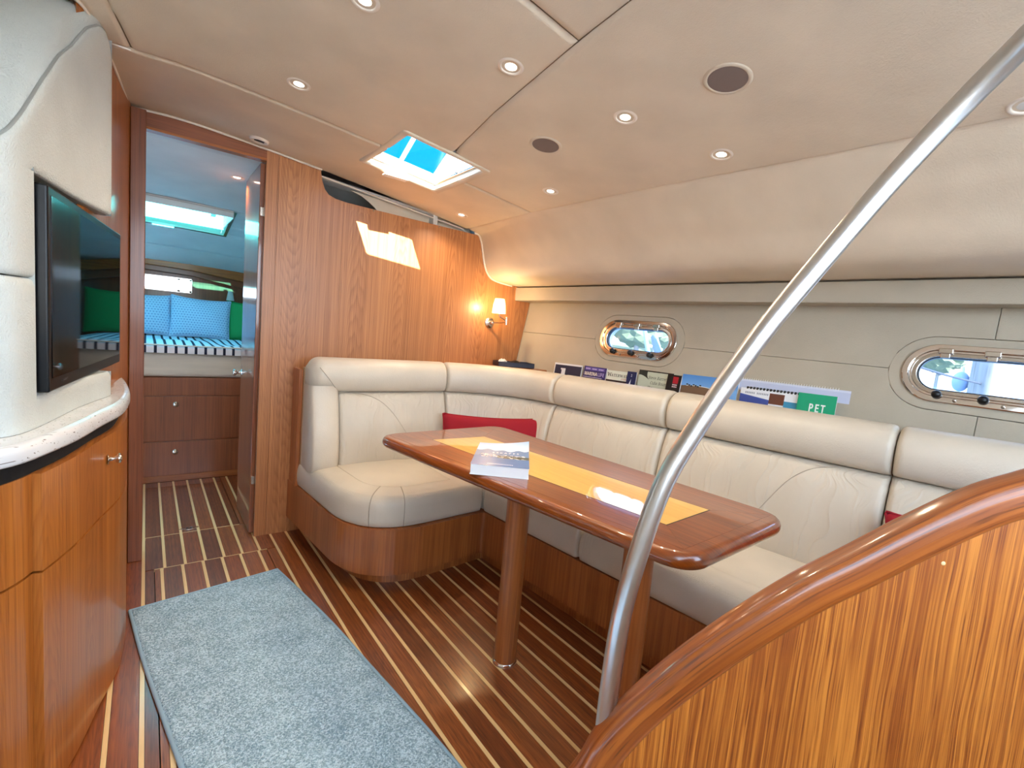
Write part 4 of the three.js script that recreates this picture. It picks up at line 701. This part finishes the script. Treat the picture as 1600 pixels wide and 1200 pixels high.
// ------------------------------------------------------------------ overhead hatch
{
  const h = structure('window_5'), H = HATCH, at = (x, z, dy) => V3(x, ceilY(x, z) + dy, z);
  const rimPts = (o) => roundCorners([[H.x0 - o, H.z0 - o], [H.x1 + o, H.z0 - o], [H.x1 + o, H.z1 + o], [H.x0 - o, H.z1 + o]], 0.02 + 0.1 * o, 6);
  const ringGeo = (rows) => { const n = rimPts(0).length; return grid(n, rows.length - 1, (u, v) => { const r = rows[Math.round(v * (rows.length - 1))], p = rimPts(r[0])[Math.round(u * n) % n]; return at(p[0], p[1], r[1]); }, (u, v) => [u * 2, v * 0.1]); };
  mesh('trim_frame', ringGeo([[0.034, 0.004], [0.034, -0.003], [0.03, -0.007], [0.022, -0.008], [0.012, -0.006], [0.006, -0.004], [0, 0.002], [0, 0.02]]), M.vinyl, h);
  mesh('well', ringGeo([[0.001, 0.0], [0.001, 0.05]]), M.white, h);
  mesh('inner_frame', ringGeo([[0.001, 0.022], [-0.007, 0.022], [-0.008, 0.027], [-0.008, 0.034], [0.001, 0.034]]), M.nickel, h);
  const lid = group('lid', h), LW = H.x1 - H.x0 + 0.02, LL = H.z1 - H.z0 + 0.03; lid.position.set((H.x0 + H.x1) / 2, ceilY((H.x0 + H.x1) / 2, H.z0) + 0.055, H.z0 - 0.01); lid.rotation.set(-0.6, 0, -0.1, 'ZXY');
  mesh('acrylic', box(LW - 0.04, 0.006, LL - 0.04, 0, 0, LL / 2), M.smoke, lid);
  mesh('lid_frame', merge(rbox(0.03, 0.022, LL, 0.006, -LW / 2 + 0.015, 0, LL / 2), rbox(0.03, 0.022, LL, 0.006, LW / 2 - 0.015, 0, LL / 2), rbox(LW, 0.022, 0.03, 0.006, 0, 0, 0.015), rbox(LW, 0.022, 0.03, 0.006, 0, 0, LL - 0.015)), M.gel, lid);
  mesh('lid_bar', rbox(0.022, 0.014, LL - 0.05, 0.004, -0.02, -0.004, LL / 2), M.gel, lid);
  for (const dx of [-0.1, 0.09]) mesh('handle', merge(rbox(0.085, 0.012, 0.014, 0.004, dx, -0.028, LL - 0.12), rbox(0.012, 0.022, 0.085, 0.004, dx - 0.042, -0.02, LL - 0.16), rbox(0.012, 0.022, 0.085, 0.004, dx + 0.042, -0.02, LL - 0.16)), M.nickel, lid);
  mesh('stay', tube([[H.x1 - 0.01, ceilY(H.x1, -2.2) + 0.04, -2.2], [H.x1 - 0.005, ceilY(H.x1, -2.2) + 0.16, -2.2]], 0.006, 6, 10), M.nickel, h);
  const xm = (H.x0 + H.x1) / 2;
  mesh('pull', rbox(0.13, 0.01, 0.045, 0.004, 0, 0, 0).translate(xm - 0.03, ceilY(xm, H.z0) - 0.012, H.z0 - 0.012), M.white, h);
}

// ------------------------------------------------------------------ recessed lights, loudspeakers, ventilator
{
  const onCeil = (g, x, z) => { const e = 0.02, nx = (ceilY(x + e, z) - ceilY(x - e, z)) / (2 * e), nz = (ceilY(x, z + e) - ceilY(x, z - e)) / (2 * e); g.position.set(x, ceilY(x, z), z); g.quaternion.setFromUnitVectors(V3(0, 1, 0), V3(-nx, 1, -nz).normalize()); };
  const spots = [
    [0.433, -1.969, 'small round lit downlight in the ceiling panel nearest the doorway'], [0.882, -1.278, 'small round lit downlight just port of the long ceiling seam'],
    [1.284, -1.154, 'small round lit downlight between the two ceiling loudspeakers'], [1.644, -1.001, 'small round lit downlight above the padded overhang, below the larger-looking loudspeaker'],
    [1.57, -1.845, 'small round lit downlight aft of the short seam near the padded overhang'], [1.559, -2.668, 'small round lit downlight in the corner above the wood bulkhead'],
    [0.46, -1.382, 'small round lit downlight cut by the top edge of the picture'], [1.771, -0.248, 'small round unlit downlight at the right edge behind the steel handrail']];
  const lathG = lathe([[0.027, 0.006], [0.029, -0.001], [0.032, -0.003], [0.038, -0.003], [0.041, 0.0]], 40), lens = lathe([[0, -0.0015], [0.015, -0.001], [0.0275, 0.003]], 32);
  const make = (x, y, z, label, on, grp) => {
    const t = thing('downlight', label, 'light', [0, 0, 0], 0, grp); if (y === null) onCeil(t, x, z); else t.position.set(x, y, z);
    mesh('bezel', lathG, M.trim, t); mesh('lens', lens, on ? M.lamp : M.white, t);
    if (on) { const l = new THREE.SpotLight(new THREE.Color(1.0, 0.82, 0.58), DOWN, 0, 1.25, 0.9, 2); l.position.set(0, -0.008, 0); l.target.position.set(0, -1, 0); l.castShadow = true; l.shadow.radius = 1; t.add(l, l.target); }
    return t;
  };
  spots.forEach(([x, z, label], i) => make(x, null, z, label, i < 7, 'recessed ceiling lights'));
  make(0.418, cabY(-3.34) - 0.004, -3.34, 'small round lit downlight in the sleeping cabin ceiling seen through the doorway', true, 'recessed ceiling lights');
  for (const [x, z, label] of [[1.298, -0.8, 'round brown loudspeaker in the ceiling nearest the viewer'], [1.258, -1.534, 'round brown loudspeaker in the ceiling beside the open hatch']]) {
    const t = thing('ceiling_speaker', label, 'loudspeaker'); onCeil(t, x, z);
    mesh('rim', lathe([[0.054, -0.002], [0.057, -0.0035], [0.063, -0.003], [0.0665, 0.0], [0.067, 0.002]], 48), M.vinyl, t);
    mesh('grille', lathe([[0, -0.004], [0.03, -0.0035], [0.0545, -0.002]], 40), M.grille, t);
  }
  const v = thing('ventilator', 'small round cream vent in the ceiling above the doorway', 'vent'); onCeil(v, 0.436, -2.76);
  mesh('ring', lathe([[0.026, -0.004], [0.034, -0.012], [0.042, -0.01], [0.044, 0.0]], 36), M.trim, v);
  mesh('throat', lathe([[0, 0.0], [0.02, -0.001], [0.027, -0.004]], 24), M.grille, v);
  for (const dz of [-0.01, 0.006]) mesh('slat', rbox(0.044, 0.003, 0.005, 0.001, 0.002, -0.007, dz), M.black, v);
}

// ------------------------------------------------------------------ wall lamp on the bulkhead
{
  const t = thing('wall_lamp', 'small lit wall lamp with a tapered glass shade on a chrome swing arm', 'lamp', [1.983, 1.337, ZB]);
  mesh('rosette', lathe([[0, 0.014], [0.02, 0.014], [0.026, 0.011], [0.038, 0.008], [0.041, 0.0]], 36).rotateX(Math.PI / 2), M.nickel, t);
  mesh('boss', lathe([[0, 0.05], [0.011, 0.05], [0.013, 0.045], [0.013, 0.012]], 24).rotateX(Math.PI / 2), M.chrome, t);
  mesh('arm', tube([[0, 0, 0.045], [0.03, 0.004, 0.085], [0.05, 0.012, 0.13]], 0.0045, 20, 10), M.chrome, t);
  mesh('joint', merge(new THREE.CylinderGeometry(0.008, 0.008, 0.045, 18).translate(0.052, 0.014, 0.135), new THREE.SphereGeometry(0.01, 16, 12).translate(0.052, 0.04, 0.135)), M.chrome, t);
  mesh('stem', tube([[0.052, 0.016, 0.135], [0.02, 0.03, 0.146], [-0.02, 0.045, 0.15], [-0.03, 0.062, 0.15]], 0.004, 20, 8), M.chrome, t);
  const sh = P({ color: rgb(255, 236, 200), roughness: 0.9, transmission: 0.5, thickness: 0, emissive: new THREE.Color(1.0, 0.78, 0.4), emissiveIntensity: 1.1 });
  mesh('lamp_shade', lathe([[0.047, 0], [0.046, 0.02], [0.042, 0.06], [0.035, 0.092], [0.0335, 0.1], [0.0325, 0.1], [0.034, 0.091], [0.041, 0.06], [0.045, 0.02], [0.046, 0]], 36).translate(-0.03, 0.066, 0.15), sh, t);
  mesh('bulb', new THREE.SphereGeometry(0.014, 18, 14).translate(-0.03, 0.105, 0.15), M.lamp, t);
  const l = new THREE.PointLight(new THREE.Color(1.0, 0.72, 0.38), SCONCE, 0, 2); l.position.set(-0.03, 0.105, 0.15); l.castShadow = true; l.shadow.radius = 0.6; t.add(l);
}

// ------------------------------------------------------------------ tray and reading matter along the top of the settee
{
  const t = thing('tray', 'dark navy tray in the corner on top of the settee below the wall lamp', 'tray', [2.13, 1.032, -2.74], -0.35);
  mesh('base', rbox(0.26, 0.006, 0.15, 0.002, 0, 0.004, 0), M.black, t);
  const navy = P({ color: rgb(22, 26, 46), roughness: 0.4 });
  for (const [w, d, x, z] of [[0.27, 0.008, 0, 0.077], [0.27, 0.008, 0, -0.077], [0.008, 0.15, 0.132, 0], [0.008, 0.15, -0.132, 0]]) mesh('rim', rbox(w, 0.034, d, 0.003, x, 0.018, z), navy, t);
  const p = tag(mesh('tissue', new THREE.IcosahedronGeometry(0.03, 3), M.paper), 'crumpled white tissue lying in the navy tray', 'tissue'); const q = p.geometry.attributes.position;
  for (let i = 0; i < q.count; i++) { const k = 0.8 + 0.4 * hash(Math.round(q.getX(i) * 4000), Math.round(q.getY(i) * 4000) + Math.round(q.getZ(i) * 977), 5); q.setXYZ(i, q.getX(i) * k, q.getY(i) * k * 0.7, q.getZ(i) * k); } p.geometry.computeVertexNormals(); p.position.set(2.06, 1.062, -2.78);
  const cs = thing('phone_case', 'black oval case lying in the navy tray beside the tissue', 'case', [2.16, 1.04, -2.76], 0.2); mesh('shell', new THREE.SphereGeometry(0.05, 24, 14).scale(1, 0.42, 0.6).translate(0, 0.016, 0), M.black, cs);
}
const blank = (c) => P({ color: rgb(...c), roughness: 0.5 });
// booklets stand in the trough along the hull lining: from..to along it, top height, distance out, thickness, cover
function booklet(name, label, category, s0, s1, yTop, off, th, cover, back = M.paper, h = 0.22) {
  const a = hullPt(s0, yTop - 0.03, off), b = hullPt(s1, yTop - 0.03, off), w = Math.hypot(b.x - a.x, b.z - a.z);
  const t = thing(name, label, category, [(a.x + b.x) / 2, yTop - h, (a.z + b.z) / 2], -Math.PI / 2 + Math.atan2(b.x - a.x, b.z - a.z));
  t.rotation.order = 'YXZ'; t.rotation.x = -0.14; t.rotation.z = 0.012 * Math.sin(s0 * 40);
  mesh('pages', box(w - 0.003, h - 0.003, th * 0.8, 0, h / 2, -th * 0.5), M.paper, t);
  mesh('front_cover', box(w, h, 0.0012, 0, h / 2, -th * 0.05), cover, t);
  mesh('back_cover', box(w, h, 0.0012, 0, h / 2, -th * 0.95), back, t);
  return t;
}
{
  const fill = (x, c, ...r) => { x.fillStyle = c; x.fillRect(...r); };
  booklet('map_folder', 'tall white folder standing behind the navy booklet at the bow end of the row', 'folder', -2.42, -2.1, 1.112, 0.012, 0.012, M.paper);
  booklet('booklet', 'navy booklet with a pale letter mark, first in the row behind the settee', 'booklet', -2.465, -2.225, 1.1, 0.05, 0.014, printed(512, 512, (x) => { fill(x, '#e8ecf2', 0, 0, 512, 512); fill(x, '#0d2547', 16, 28, 496, 484); fill(x, '#dfe6ee', 150, 78, 72, 300); fill(x, '#dfe6ee', 132, 78, 60, 26); }));
  booklet('magazine', 'purple boating magazine with a white banner title, second in the row', 'magazine', -2.205, -2.026, 1.103, 0.05, 0.012, printed(512, 640, (x) => { fill(x, '#2a2568', 0, 0, 512, 640); fill(x, '#5a50a4', 30, 14, 450, 62); x.fillStyle = '#c9c4ee'; x.font = 'bold 34px sans-serif'; for (const a of [40, 190, 340]) for (let i = 0; i < 5; i++) x.fillRect(a + i * 22, 34, 15, 24); x.fillStyle = '#f4f2e2'; x.font = 'bold 92px sans-serif'; x.fillText('MARINA', 22, 172, 300); x.fillStyle = '#b7aee6'; x.fillText('LIFE', 330, 172, 150); fill(x, '#d8d4f0', 0, 200, 440, 10); fill(x, '#141038', 0, 214, 512, 426); }));
  booklet('guide', 'cream waterway guide with dark capital lettering beside the purple magazine', 'guide book', -2.02, -1.85, 1.096, 0.046, 0.014, printed(512, 640, (x) => { fill(x, '#e4eadc', 0, 0, 512, 640); x.fillStyle = '#26302c'; x.font = 'bold 96px serif'; x.fillText('W', 14, 110); x.font = 'bold 70px serif'; x.fillText('ATERWAY', 104, 110, 380); x.fillStyle = '#b03a3a'; x.font = '40px serif'; x.fillText('GUIDE', 330, 156); fill(x, '#1c0e14', 0, 172, 512, 468); }));
  booklet('leaflet', 'small navy leaflet with a white sail shape beside the cream waterway guide', 'leaflet', -1.862, -1.798, 1.104, 0.058, 0.006, printed(256, 640, (x) => { fill(x, '#141c52', 0, 0, 256, 640); x.fillStyle = '#d9deec'; x.font = 'bold 60px serif'; x.fillText('2', 110, 90); x.beginPath(); x.moveTo(20, 330); x.lineTo(130, 130); x.lineTo(120, 330); x.fill(); }));
  booklet('hardback', 'pale green hardback with handwritten style lettering and a black edge', 'book', -1.8, -1.575, 1.122, 0.036, 0.02, printed(512, 512, (x) => { fill(x, '#c6cdb8', 0, 0, 512, 512); fill(x, '#1a1412', 0, 0, 512, 16); x.fillStyle = '#2b2f28'; x.beginPath(); x.moveTo(0, 0); x.lineTo(130, 10); x.quadraticCurveTo(120, 90, 170, 130); x.quadraticCurveTo(70, 60, 0, 70); x.fill(); x.font = 'italic 56px serif'; x.fillText("Steve Barrett's", 150, 112, 320); x.fillText('Cuba Bound', 190, 182, 260); x.font = 'italic 40px serif'; x.fillText('The', 160, 240); fill(x, '#e6e8e8', 470, 20, 20, 492); }), M.black);
  booklet('book', 'black paperback with a red square beside the pale green hardback', 'book', -1.605, -1.52, 1.117, 0.052, 0.02, printed(256, 512, (x) => { fill(x, '#0e0b0c', 0, 0, 256, 512); fill(x, '#b01c2c', 110, 24, 96, 90); x.fillStyle = '#e7c9c9'; for (let i = 0; i < 5; i++) { x.fillRect(112 + i * 18, 122, 12, 18); x.fillRect(112 + i * 18, 148, 12, 18); } fill(x, '#0e0b0c', 0, 180, 256, 332); }), M.paper);
  booklet('brochure', 'sky blue brochure with a beach photograph, just left of the steel handrail', 'brochure', -1.516, -1.21, 1.13, 0.042, 0.014, printed(640, 512, (x) => { const g = x.createLinearGradient(0, 0, 0, 150); g.addColorStop(0, '#4f8fd8'); g.addColorStop(1, '#7db2ea'); x.fillStyle = g; x.fillRect(0, 0, 640, 512); x.fillStyle = '#7a5f48'; x.beginPath(); x.moveTo(0, 150); x.quadraticCurveTo(180, 118, 330, 150); x.lineTo(560, 190); x.lineTo(640, 512); x.lineTo(0, 512); x.fill(); x.strokeStyle = '#e9efe9'; x.lineWidth = 8; x.beginPath(); x.moveTo(60, 142); x.quadraticCurveTo(260, 120, 520, 176); x.stroke(); x.fillStyle = '#16263a'; for (let i = 0; i < 7; i++) x.fillRect(60 + i * 26, 118 + (i % 3) * 8, 22, 16); }));
  const bind = booklet('chart_book', 'large pale lavender spiral bound chart book at the aft end of the row', 'chart book', -1.25, -0.735, 1.142, 0.034, 0.008, printed(1024, 512, (x) => { fill(x, '#c3cbe4', 0, 0, 1024, 512); fill(x, '#d6dcf0', 0, 0, 1024, 20); }), M.paper, 0.26);
  { const n = 44, g = []; for (let i = 0; i < n; i++) g.push(new THREE.TorusGeometry(0.008, 0.0012, 6, 14).rotateY(Math.PI / 2).translate(-0.25 + 0.46 * i / (n - 1), 0.26, -0.006)); const m = mesh('coil', merge(g), M.white, bind); m.userData.kind = 'stuff'; }
  const comb = booklet('guide', 'white comb bound guide with blue edge standing before the lavender chart book', 'guide book', -1.19, -0.87, 1.1, 0.05, 0.01, printed(768, 512, (x) => { fill(x, '#eceef2', 0, 0, 768, 512); x.fillStyle = '#8a8f9c'; for (let i = 0; i < 14; i++) if (i !== 6) x.fillRect(56 + i * 19, 40, 11, 22); x.fillStyle = '#3a4f9c'; x.beginPath(); x.moveTo(0, 70); x.lineTo(330, 110); x.lineTo(330, 512); x.lineTo(0, 512); x.fill(); fill(x, '#6a3a2a', 330, 30, 160, 120); fill(x, '#3c8fb4', 490, 100, 160, 90); fill(x, '#dfeaf0', 650, 60, 118, 120); fill(x, '#3f66ac', 664, 120, 90, 40); }));
  for (let i = 0; i < 17; i++) mesh('comb_tooth', rbox(0.009, 0.012, 0.012, 0.002, -0.13 + i * 0.0155, 0.222, -0.004), M.black, comb);
  booklet('sign_card', 'bright green card reading PET at the aft end of the row of books', 'card', -0.925, -0.772, 1.112, 0.066, 0.006, printed(512, 512, (x) => { fill(x, '#12a578', 0, 0, 512, 512); x.fillStyle = '#f4faf6'; x.font = 'bold 118px sans-serif'; x.letterSpacing = '12px'; x.fillText('PET', 158, 190); x.fillText('FRIENDLY', 20, 330, 470); }), M.paper);
}

// ------------------------------------------------------------------ rug
{
  const L = [[-0.042, -2.338], [0.002, -1.974], [0.058, -1.605], [0.088, -1.418], [0.16, -1.0], [0.23, -0.55]], R = [[0.523, -2.425], [0.579, -2.119], [0.625, -1.837], [0.661, -1.547], [0.707, -1.19], [0.726, -1.013], [0.77, -0.6]];
  const t = thing('rug', 'pale blue grey pile rug lying on the striped wooden floor', 'rug', [0.35, 0.001, -1.5]);
  const cl = new THREE.CatmullRomCurve3(L.map((p) => V3(p[0] - 0.35, 0, p[1] + 1.5))), cr = new THREE.CatmullRomCurve3(R.map((p) => V3(p[0] - 0.35, 0, p[1] + 1.5)));
  mesh('pile', grid(90, 260, (u, v) => { const a = cl.getPoint(v), b = cr.getPoint(v), e = Math.min(u, 1 - u, v * 3, (1 - v) * 3), y = 0.012 * Math.sqrt(Math.min(1, e / 0.016)) + 0.0012 * (noise(u * 90, v * 260, 90, 260, 3) - 0.5); return V3(lerp(a.x, b.x, u), Math.max(0.001, y), lerp(a.z, b.z, u) - 0.0); }, (u, v, q) => [q.x, q.z]), M.rug, t);
  const edge = (c) => tube([...Array(16)].map((_, i) => { const p = c.getPoint(i / 15); return V3(p.x, 0.006, p.z); }), 0.0065, 80, 8); mesh('binding', edge(cl), M.rugEdge, t); mesh('binding', edge(cr), M.rugEdge, t);
  const a = cl.getPoint(0), b = cr.getPoint(0); mesh('binding', tube([[a.x, 0.006, a.z], [b.x, 0.006, b.z]], 0.006, 20, 8), M.rugEdge, t);
}

// ------------------------------------------------------------------ companionway side panel with its swept capping, and the handrail that stands on it
{
  const U = V3(0.71334, 0, 0.70082), N = V3(-0.70082, 0, 0.71334), O = V3(0.569, 0, -0.463), at = (u, y, o = 0) => O.clone().addScaledVector(U, u).addScaledVector(N, o).setY(y);
  const TOP = [[-0.16, 0.16], [-0.11, 0.33], [-0.06, 0.462], [-0.004, 0.566], [0.018, 0.622], [0.06, 0.69], [0.12, 0.766], [0.178, 0.83], [0.237, 0.888], [0.293, 0.938], [0.349, 0.981], [0.421, 1.038], [0.503, 1.096], [0.559, 1.124], [0.65, 1.165], [0.8, 1.22]];
  const c = new THREE.CatmullRomCurve3(TOP.map(([u, y]) => V3(u, y, 0)), false, 'centripetal'), pts = c.getSpacedPoints(90), low = pts.map((p, i) => { const a = pts[Math.max(0, i - 1)], b = pts[Math.min(90, i + 1)], l = Math.hypot(b.x - a.x, b.y - a.y); return [p, [(b.y - a.y) / l, -(b.x - a.x) / l]]; });
  const t = thing('companionway_panel', 'honey coloured wooden side panel with a swept rounded capping in the near right corner', 'panel');
  const body = [...low.map(([p, n]) => [p.x + n[0] * 0.03, p.y + n[1] * 0.03]), [0.8, 0.0], [-0.14, 0.0]];
  const g = extrude(shapeOf(body), 0.024, 0).translate(0, 0, -0.012), pu = g.attributes.position, uu = g.attributes.uv; for (let i = 0; i < uu.count; i++) uu.setXY(i, pu.getX(i) + pu.getZ(i), pu.getY(i));
  mesh('board', mapped(g, (a, b, o) => at(a, b, o)), M.near, t);
  const sec = []; for (let i = 0; i <= 30; i++) { const a = i / 30 * Math.PI * 2, k = 3.2, sx = Math.sign(Math.cos(a)) * Math.pow(Math.abs(Math.cos(a)), 2 / k), sy = Math.sign(Math.sin(a)) * Math.pow(Math.abs(Math.sin(a)), 2 / k); sec.push([0.026 * sx, 0.028 + 0.028 * sy]); }
  let run = [0]; for (let i = 1; i <= 90; i++) run.push(run[i - 1] + pts[i].distanceTo(pts[i - 1]));
  mesh('capping', grid(30, 90, (u, v) => { const s = sec[Math.round(u * 30)], [p, n] = low[Math.round(v * 90)]; return at(p.x + n[0] * s[1], p.y + n[1] * s[1], s[0]); }, (u, v) => [u * 0.18, run[Math.round(v * 90)]]), M.cap, t);
  mesh('plug', lathe([[0, 0.001], [0.0025, 0.0008], [0.003, 0]], 12).rotateX(Math.PI / 2).rotateY(-0.7766).translate(...at(0.47, 0.985, 0.0125).toArray()), M.holly, t);

  const h = thing('handrail', 'brushed stainless steel handrail curving up from the wooden capping', 'handrail');
  const P0 = [[0.607, 0.588, -0.448], [0.6065, 0.645, -0.449], [0.608, 0.732, -0.4485], [0.6135, 0.821, -0.447], [0.626, 0.913, -0.44], [0.655, 1.045, -0.425], [0.687, 1.127, -0.405], [0.72, 1.205, -0.382], [0.762, 1.3, -0.35], [0.814, 1.413, -0.302], [0.85, 1.52, -0.247], [0.862, 1.61, -0.184], [0.853, 1.664, -0.133], [0.825, 1.715, -0.075], [0.77, 1.79, 0.02], [0.7, 1.88, 0.14]];
  mesh('tube', tube(P0, 0.0158, 200, 28), M.steel, h);
}

// ------------------------------------------------------------------ boat shell outside the picture, and the harbour outside the windows
{
  const d = structure('deck');
  const sheet = (x0, x1, z0, z1, f) => mesh('deck_plate', grid(8, 8, (u, v) => { const x = lerp(x0, x1, u), z = lerp(z0, z1, v); return V3(x, f(x, z), z); }), M.gel, d);
  const over = (x, z) => ceilY(x, z) + 0.045, bow = (x, z) => cabY(z) + 0.075, H = HATCH;
  sheet(-1.6, H.x0, -2.9, 0.46, over); sheet(H.x1, 1.9, -2.9, 0.46, over); sheet(H.x0, H.x1, -2.9, H.z0, over); sheet(H.x0, H.x1, H.z1, 0.46, over);
  sheet(-1.6, -0.65, -5.7, -2.88, bow); sheet(0.505, 1.55, -5.7, -2.88, bow); sheet(-0.65, 0.505, -5.7, -4.73, bow); sheet(-0.65, 0.505, -4.17, -2.88, bow);
  sheet(1.86, 2.95, -4.4, 1.0, () => 1.98); sheet(1.5, 2.7, -4.4, -2.88, () => 2.06);
  mesh('deck_step', grid(20, 1, (u, v) => { const x = lerp(-1.6, 2.7, u); return V3(x, lerp(ceilY(x, -2.9) + 0.03, 2.2, v), -2.893); }), M.gel, d);
  mesh('coaming', merge(box(3.4, 0.24, 0.03, 0.3, 2.16, 0.44), box(0.03, 0.3, 0.6, 1.9, 2.05, 0.7)), M.gel, d);
  mesh('transom_bulkhead', merge(box(4.4, 1.15, 0.04, 0.6, 0.53, 0.97), box(0.9, 1.2, 0.04, 2.4, 1.55, 0.97), box(0.6, 1.2, 0.04, -1.3, 1.6, 0.97)), M.vinyl, d);
  mesh('head_wall', merge(box(0.03, 2.2, 1.6, 2.62, 1.0, -3.6), box(1.3, 2.2, 0.03, 2.0, 1.0, -4.4)), M.gel, d);
  mesh('helm_deck', box(4.6, 0.04, 6.4, 0.3, 1.08, 4.2), M.gel, d);
  mesh('unseen_hardtop', box(3.8, 0.08, 7.5, 0.3, 3.04, 3.9), M.gel, d);  // roof out of view, placed and sized to keep sun out of the companionway
  for (const [x, z] of [[-1.5, 0.4], [2.1, 0.4], [-1.5, 7.2], [2.1, 7.2]]) mesh('unseen_hardtop_post', new THREE.CylinderGeometry(0.03, 0.03, 1.3, 12).translate(x, 2.4, z), M.chrome, d);

  const water = mesh('water', new THREE.PlaneGeometry(160, 160, 1, 1).rotateX(-Math.PI / 2).translate(20, -0.35, -10), P({ color: rgb(120, 150, 176), roughness: 0.12, bumpMap: dataTex(256, 256, (u, v) => fbm(u, v, 12, 12, 3, 77), false, 3, 3), bumpScale: 0.06 }));
  water.userData.kind = 'structure';
  const pileMat = S({ map: woodTex({ W: 256, H: 512, w: 0.8, h: 2, a: [176, 172, 164], b: [140, 136, 130], c: [90, 86, 82], s: 131, fibre: 30 }), roughness: 0.95 });
  const pile = (x, z, r, h, label) => { const t = thing('piling', label, 'piling', [x, -0.4, z]); const g = new THREE.CylinderGeometry(r * 0.93, r, h, 24, 8), p = g.attributes.position; for (let i = 0; i < p.count; i++) { const a = Math.atan2(p.getZ(i), p.getX(i)), k = 1 + 0.03 * Math.sin(a * 5 + p.getY(i)); p.setXYZ(i, p.getX(i) * k, p.getY(i) + h / 2, p.getZ(i) * k); } const u = g.attributes.uv; for (let i = 0; i < u.count; i++) u.setXY(i, u.getX(i) * r * 6.3, u.getY(i) * h); g.computeVertexNormals(); mesh('post', g, pileMat, t); return t; };
  pile(5.72, -0.72, 0.135, 3.4, 'weathered grey wooden piling outside the near portlight');
  const tyre = thing('fender', 'round blue grey fender hanging beside the piling outside the near portlight', 'fender', [5.74, 1.2, -0.905]); mesh('body', new THREE.SphereGeometry(0.06, 24, 16).scale(1, 1.5, 1), P({ color: rgb(150, 172, 206), roughness: 0.5 }), tyre); mesh('eye', new THREE.CylinderGeometry(0.012, 0.02, 0.06, 12).translate(0, 0.105, 0), M.white, tyre);
  const rope = P({ color: rgb(120, 132, 150), roughness: 0.9 });
  tag(mesh('mooring_line', tube([[2.62, 1.5, -1.2], [3.6, 1.36, -1.0], [4.6, 1.26, -0.86], [5.6, 1.2, -0.76]], 0.008, 40, 8), S({ color: rgb(60, 68, 82), roughness: 0.9 })), 'mooring line that runs down to the grey piling outside the near portlight', 'rope');
  const dock = thing('dock', 'grey boarded floating dock out beyond the portlights', 'dock', [8.4, 0, -3]);
  for (let i = 0; i < 26; i++) mesh('board', uvBox(rbox(1.6, 0.04, 0.28, 0.004, 0, 0.3, -6 + i * 0.3), 'x'), pileMat, dock);
  for (const x of [-0.8, 0.8]) mesh('stringer', box(0.1, 0.3, 7.8, x, 0.12, -2.2), pileMat, dock);
  const ramp = thing('gangway', 'pale blue sloping gangway seen through the far portlight', 'gangway', [10, 0.4, -6.8]); for (const z of [0, 0.9]) mesh('rail', tube([[-0.6, 0.35, z], [1.2, 1.05, z - 1.6], [2.8, 1.75, z - 3.0]], 0.06, 20, 8), P({ color: rgb(130, 160, 205), roughness: 0.5 }), ramp); mesh('deck', tube([[-0.6, 0.05, 0.45], [2.8, 1.2, -2.5]], 0.12, 8, 8), rope, ramp); for (const [x, y, z] of [[-0.6, 0.1, 0.45], [2.6, 1.2, -2.3]]) mesh('support', new THREE.CylinderGeometry(0.08, 0.08, y + 0.8, 12).translate(x, (y - 0.8) / 2, z), pileMat, ramp);
  const shore = mesh('shore', new THREE.SphereGeometry(1, 40, 16).scale(60, 2.4, 9).translate(46, -0.9, -34), S({ color: rgb(126, 128, 92), roughness: 1 })); shore.userData.kind = 'structure';
  const leaf = [[118, 126, 98], [140, 146, 116], [104, 114, 94]].map((c) => S({ color: rgb(...c), roughness: 1 }));
  for (let i = 2; i < 14; i++) {
    const t = thing('shore_tree', i < 8 ? 'pale hazy tree on the far shore seen through the portlight nearest the bow' : 'pale hazy tree on the far shore seen through the portlight at the right edge', 'tree', [12 + i * 5.4 + rnd() * 0.6, -0.35, -25 - (i % 3) * 2 + i * 0.9], 0, i < 8 ? 'shore trees in the bow portlight' : 'shore trees in the right portlight');
    const g = new THREE.IcosahedronGeometry(1, 4), p = g.attributes.position; for (let k = 0; k < p.count; k++) { const x = p.getX(k), y = p.getY(k), z = p.getZ(k), n = 1 + 0.35 * (noise(x * 3 + 9, y * 3 + z * 2 + 9, 64, 64, i) - 0.5) + 0.25 * (noise(x * 7 + 20, y * 7 + z * 5 + 20, 64, 64, i + 9) - 0.5); p.setXYZ(k, x * n * 2.2, y * n * 1.8 + 3.6, z * n * 2.2); } g.computeVertexNormals();
    mesh('crown', g, leaf[i % 3], t); mesh('trunk', new THREE.CylinderGeometry(0.14, 0.22, 3.2, 10).translate(0, 1.6, 0), pileMat, t);
  }
}
renderer.render(scene, camera);
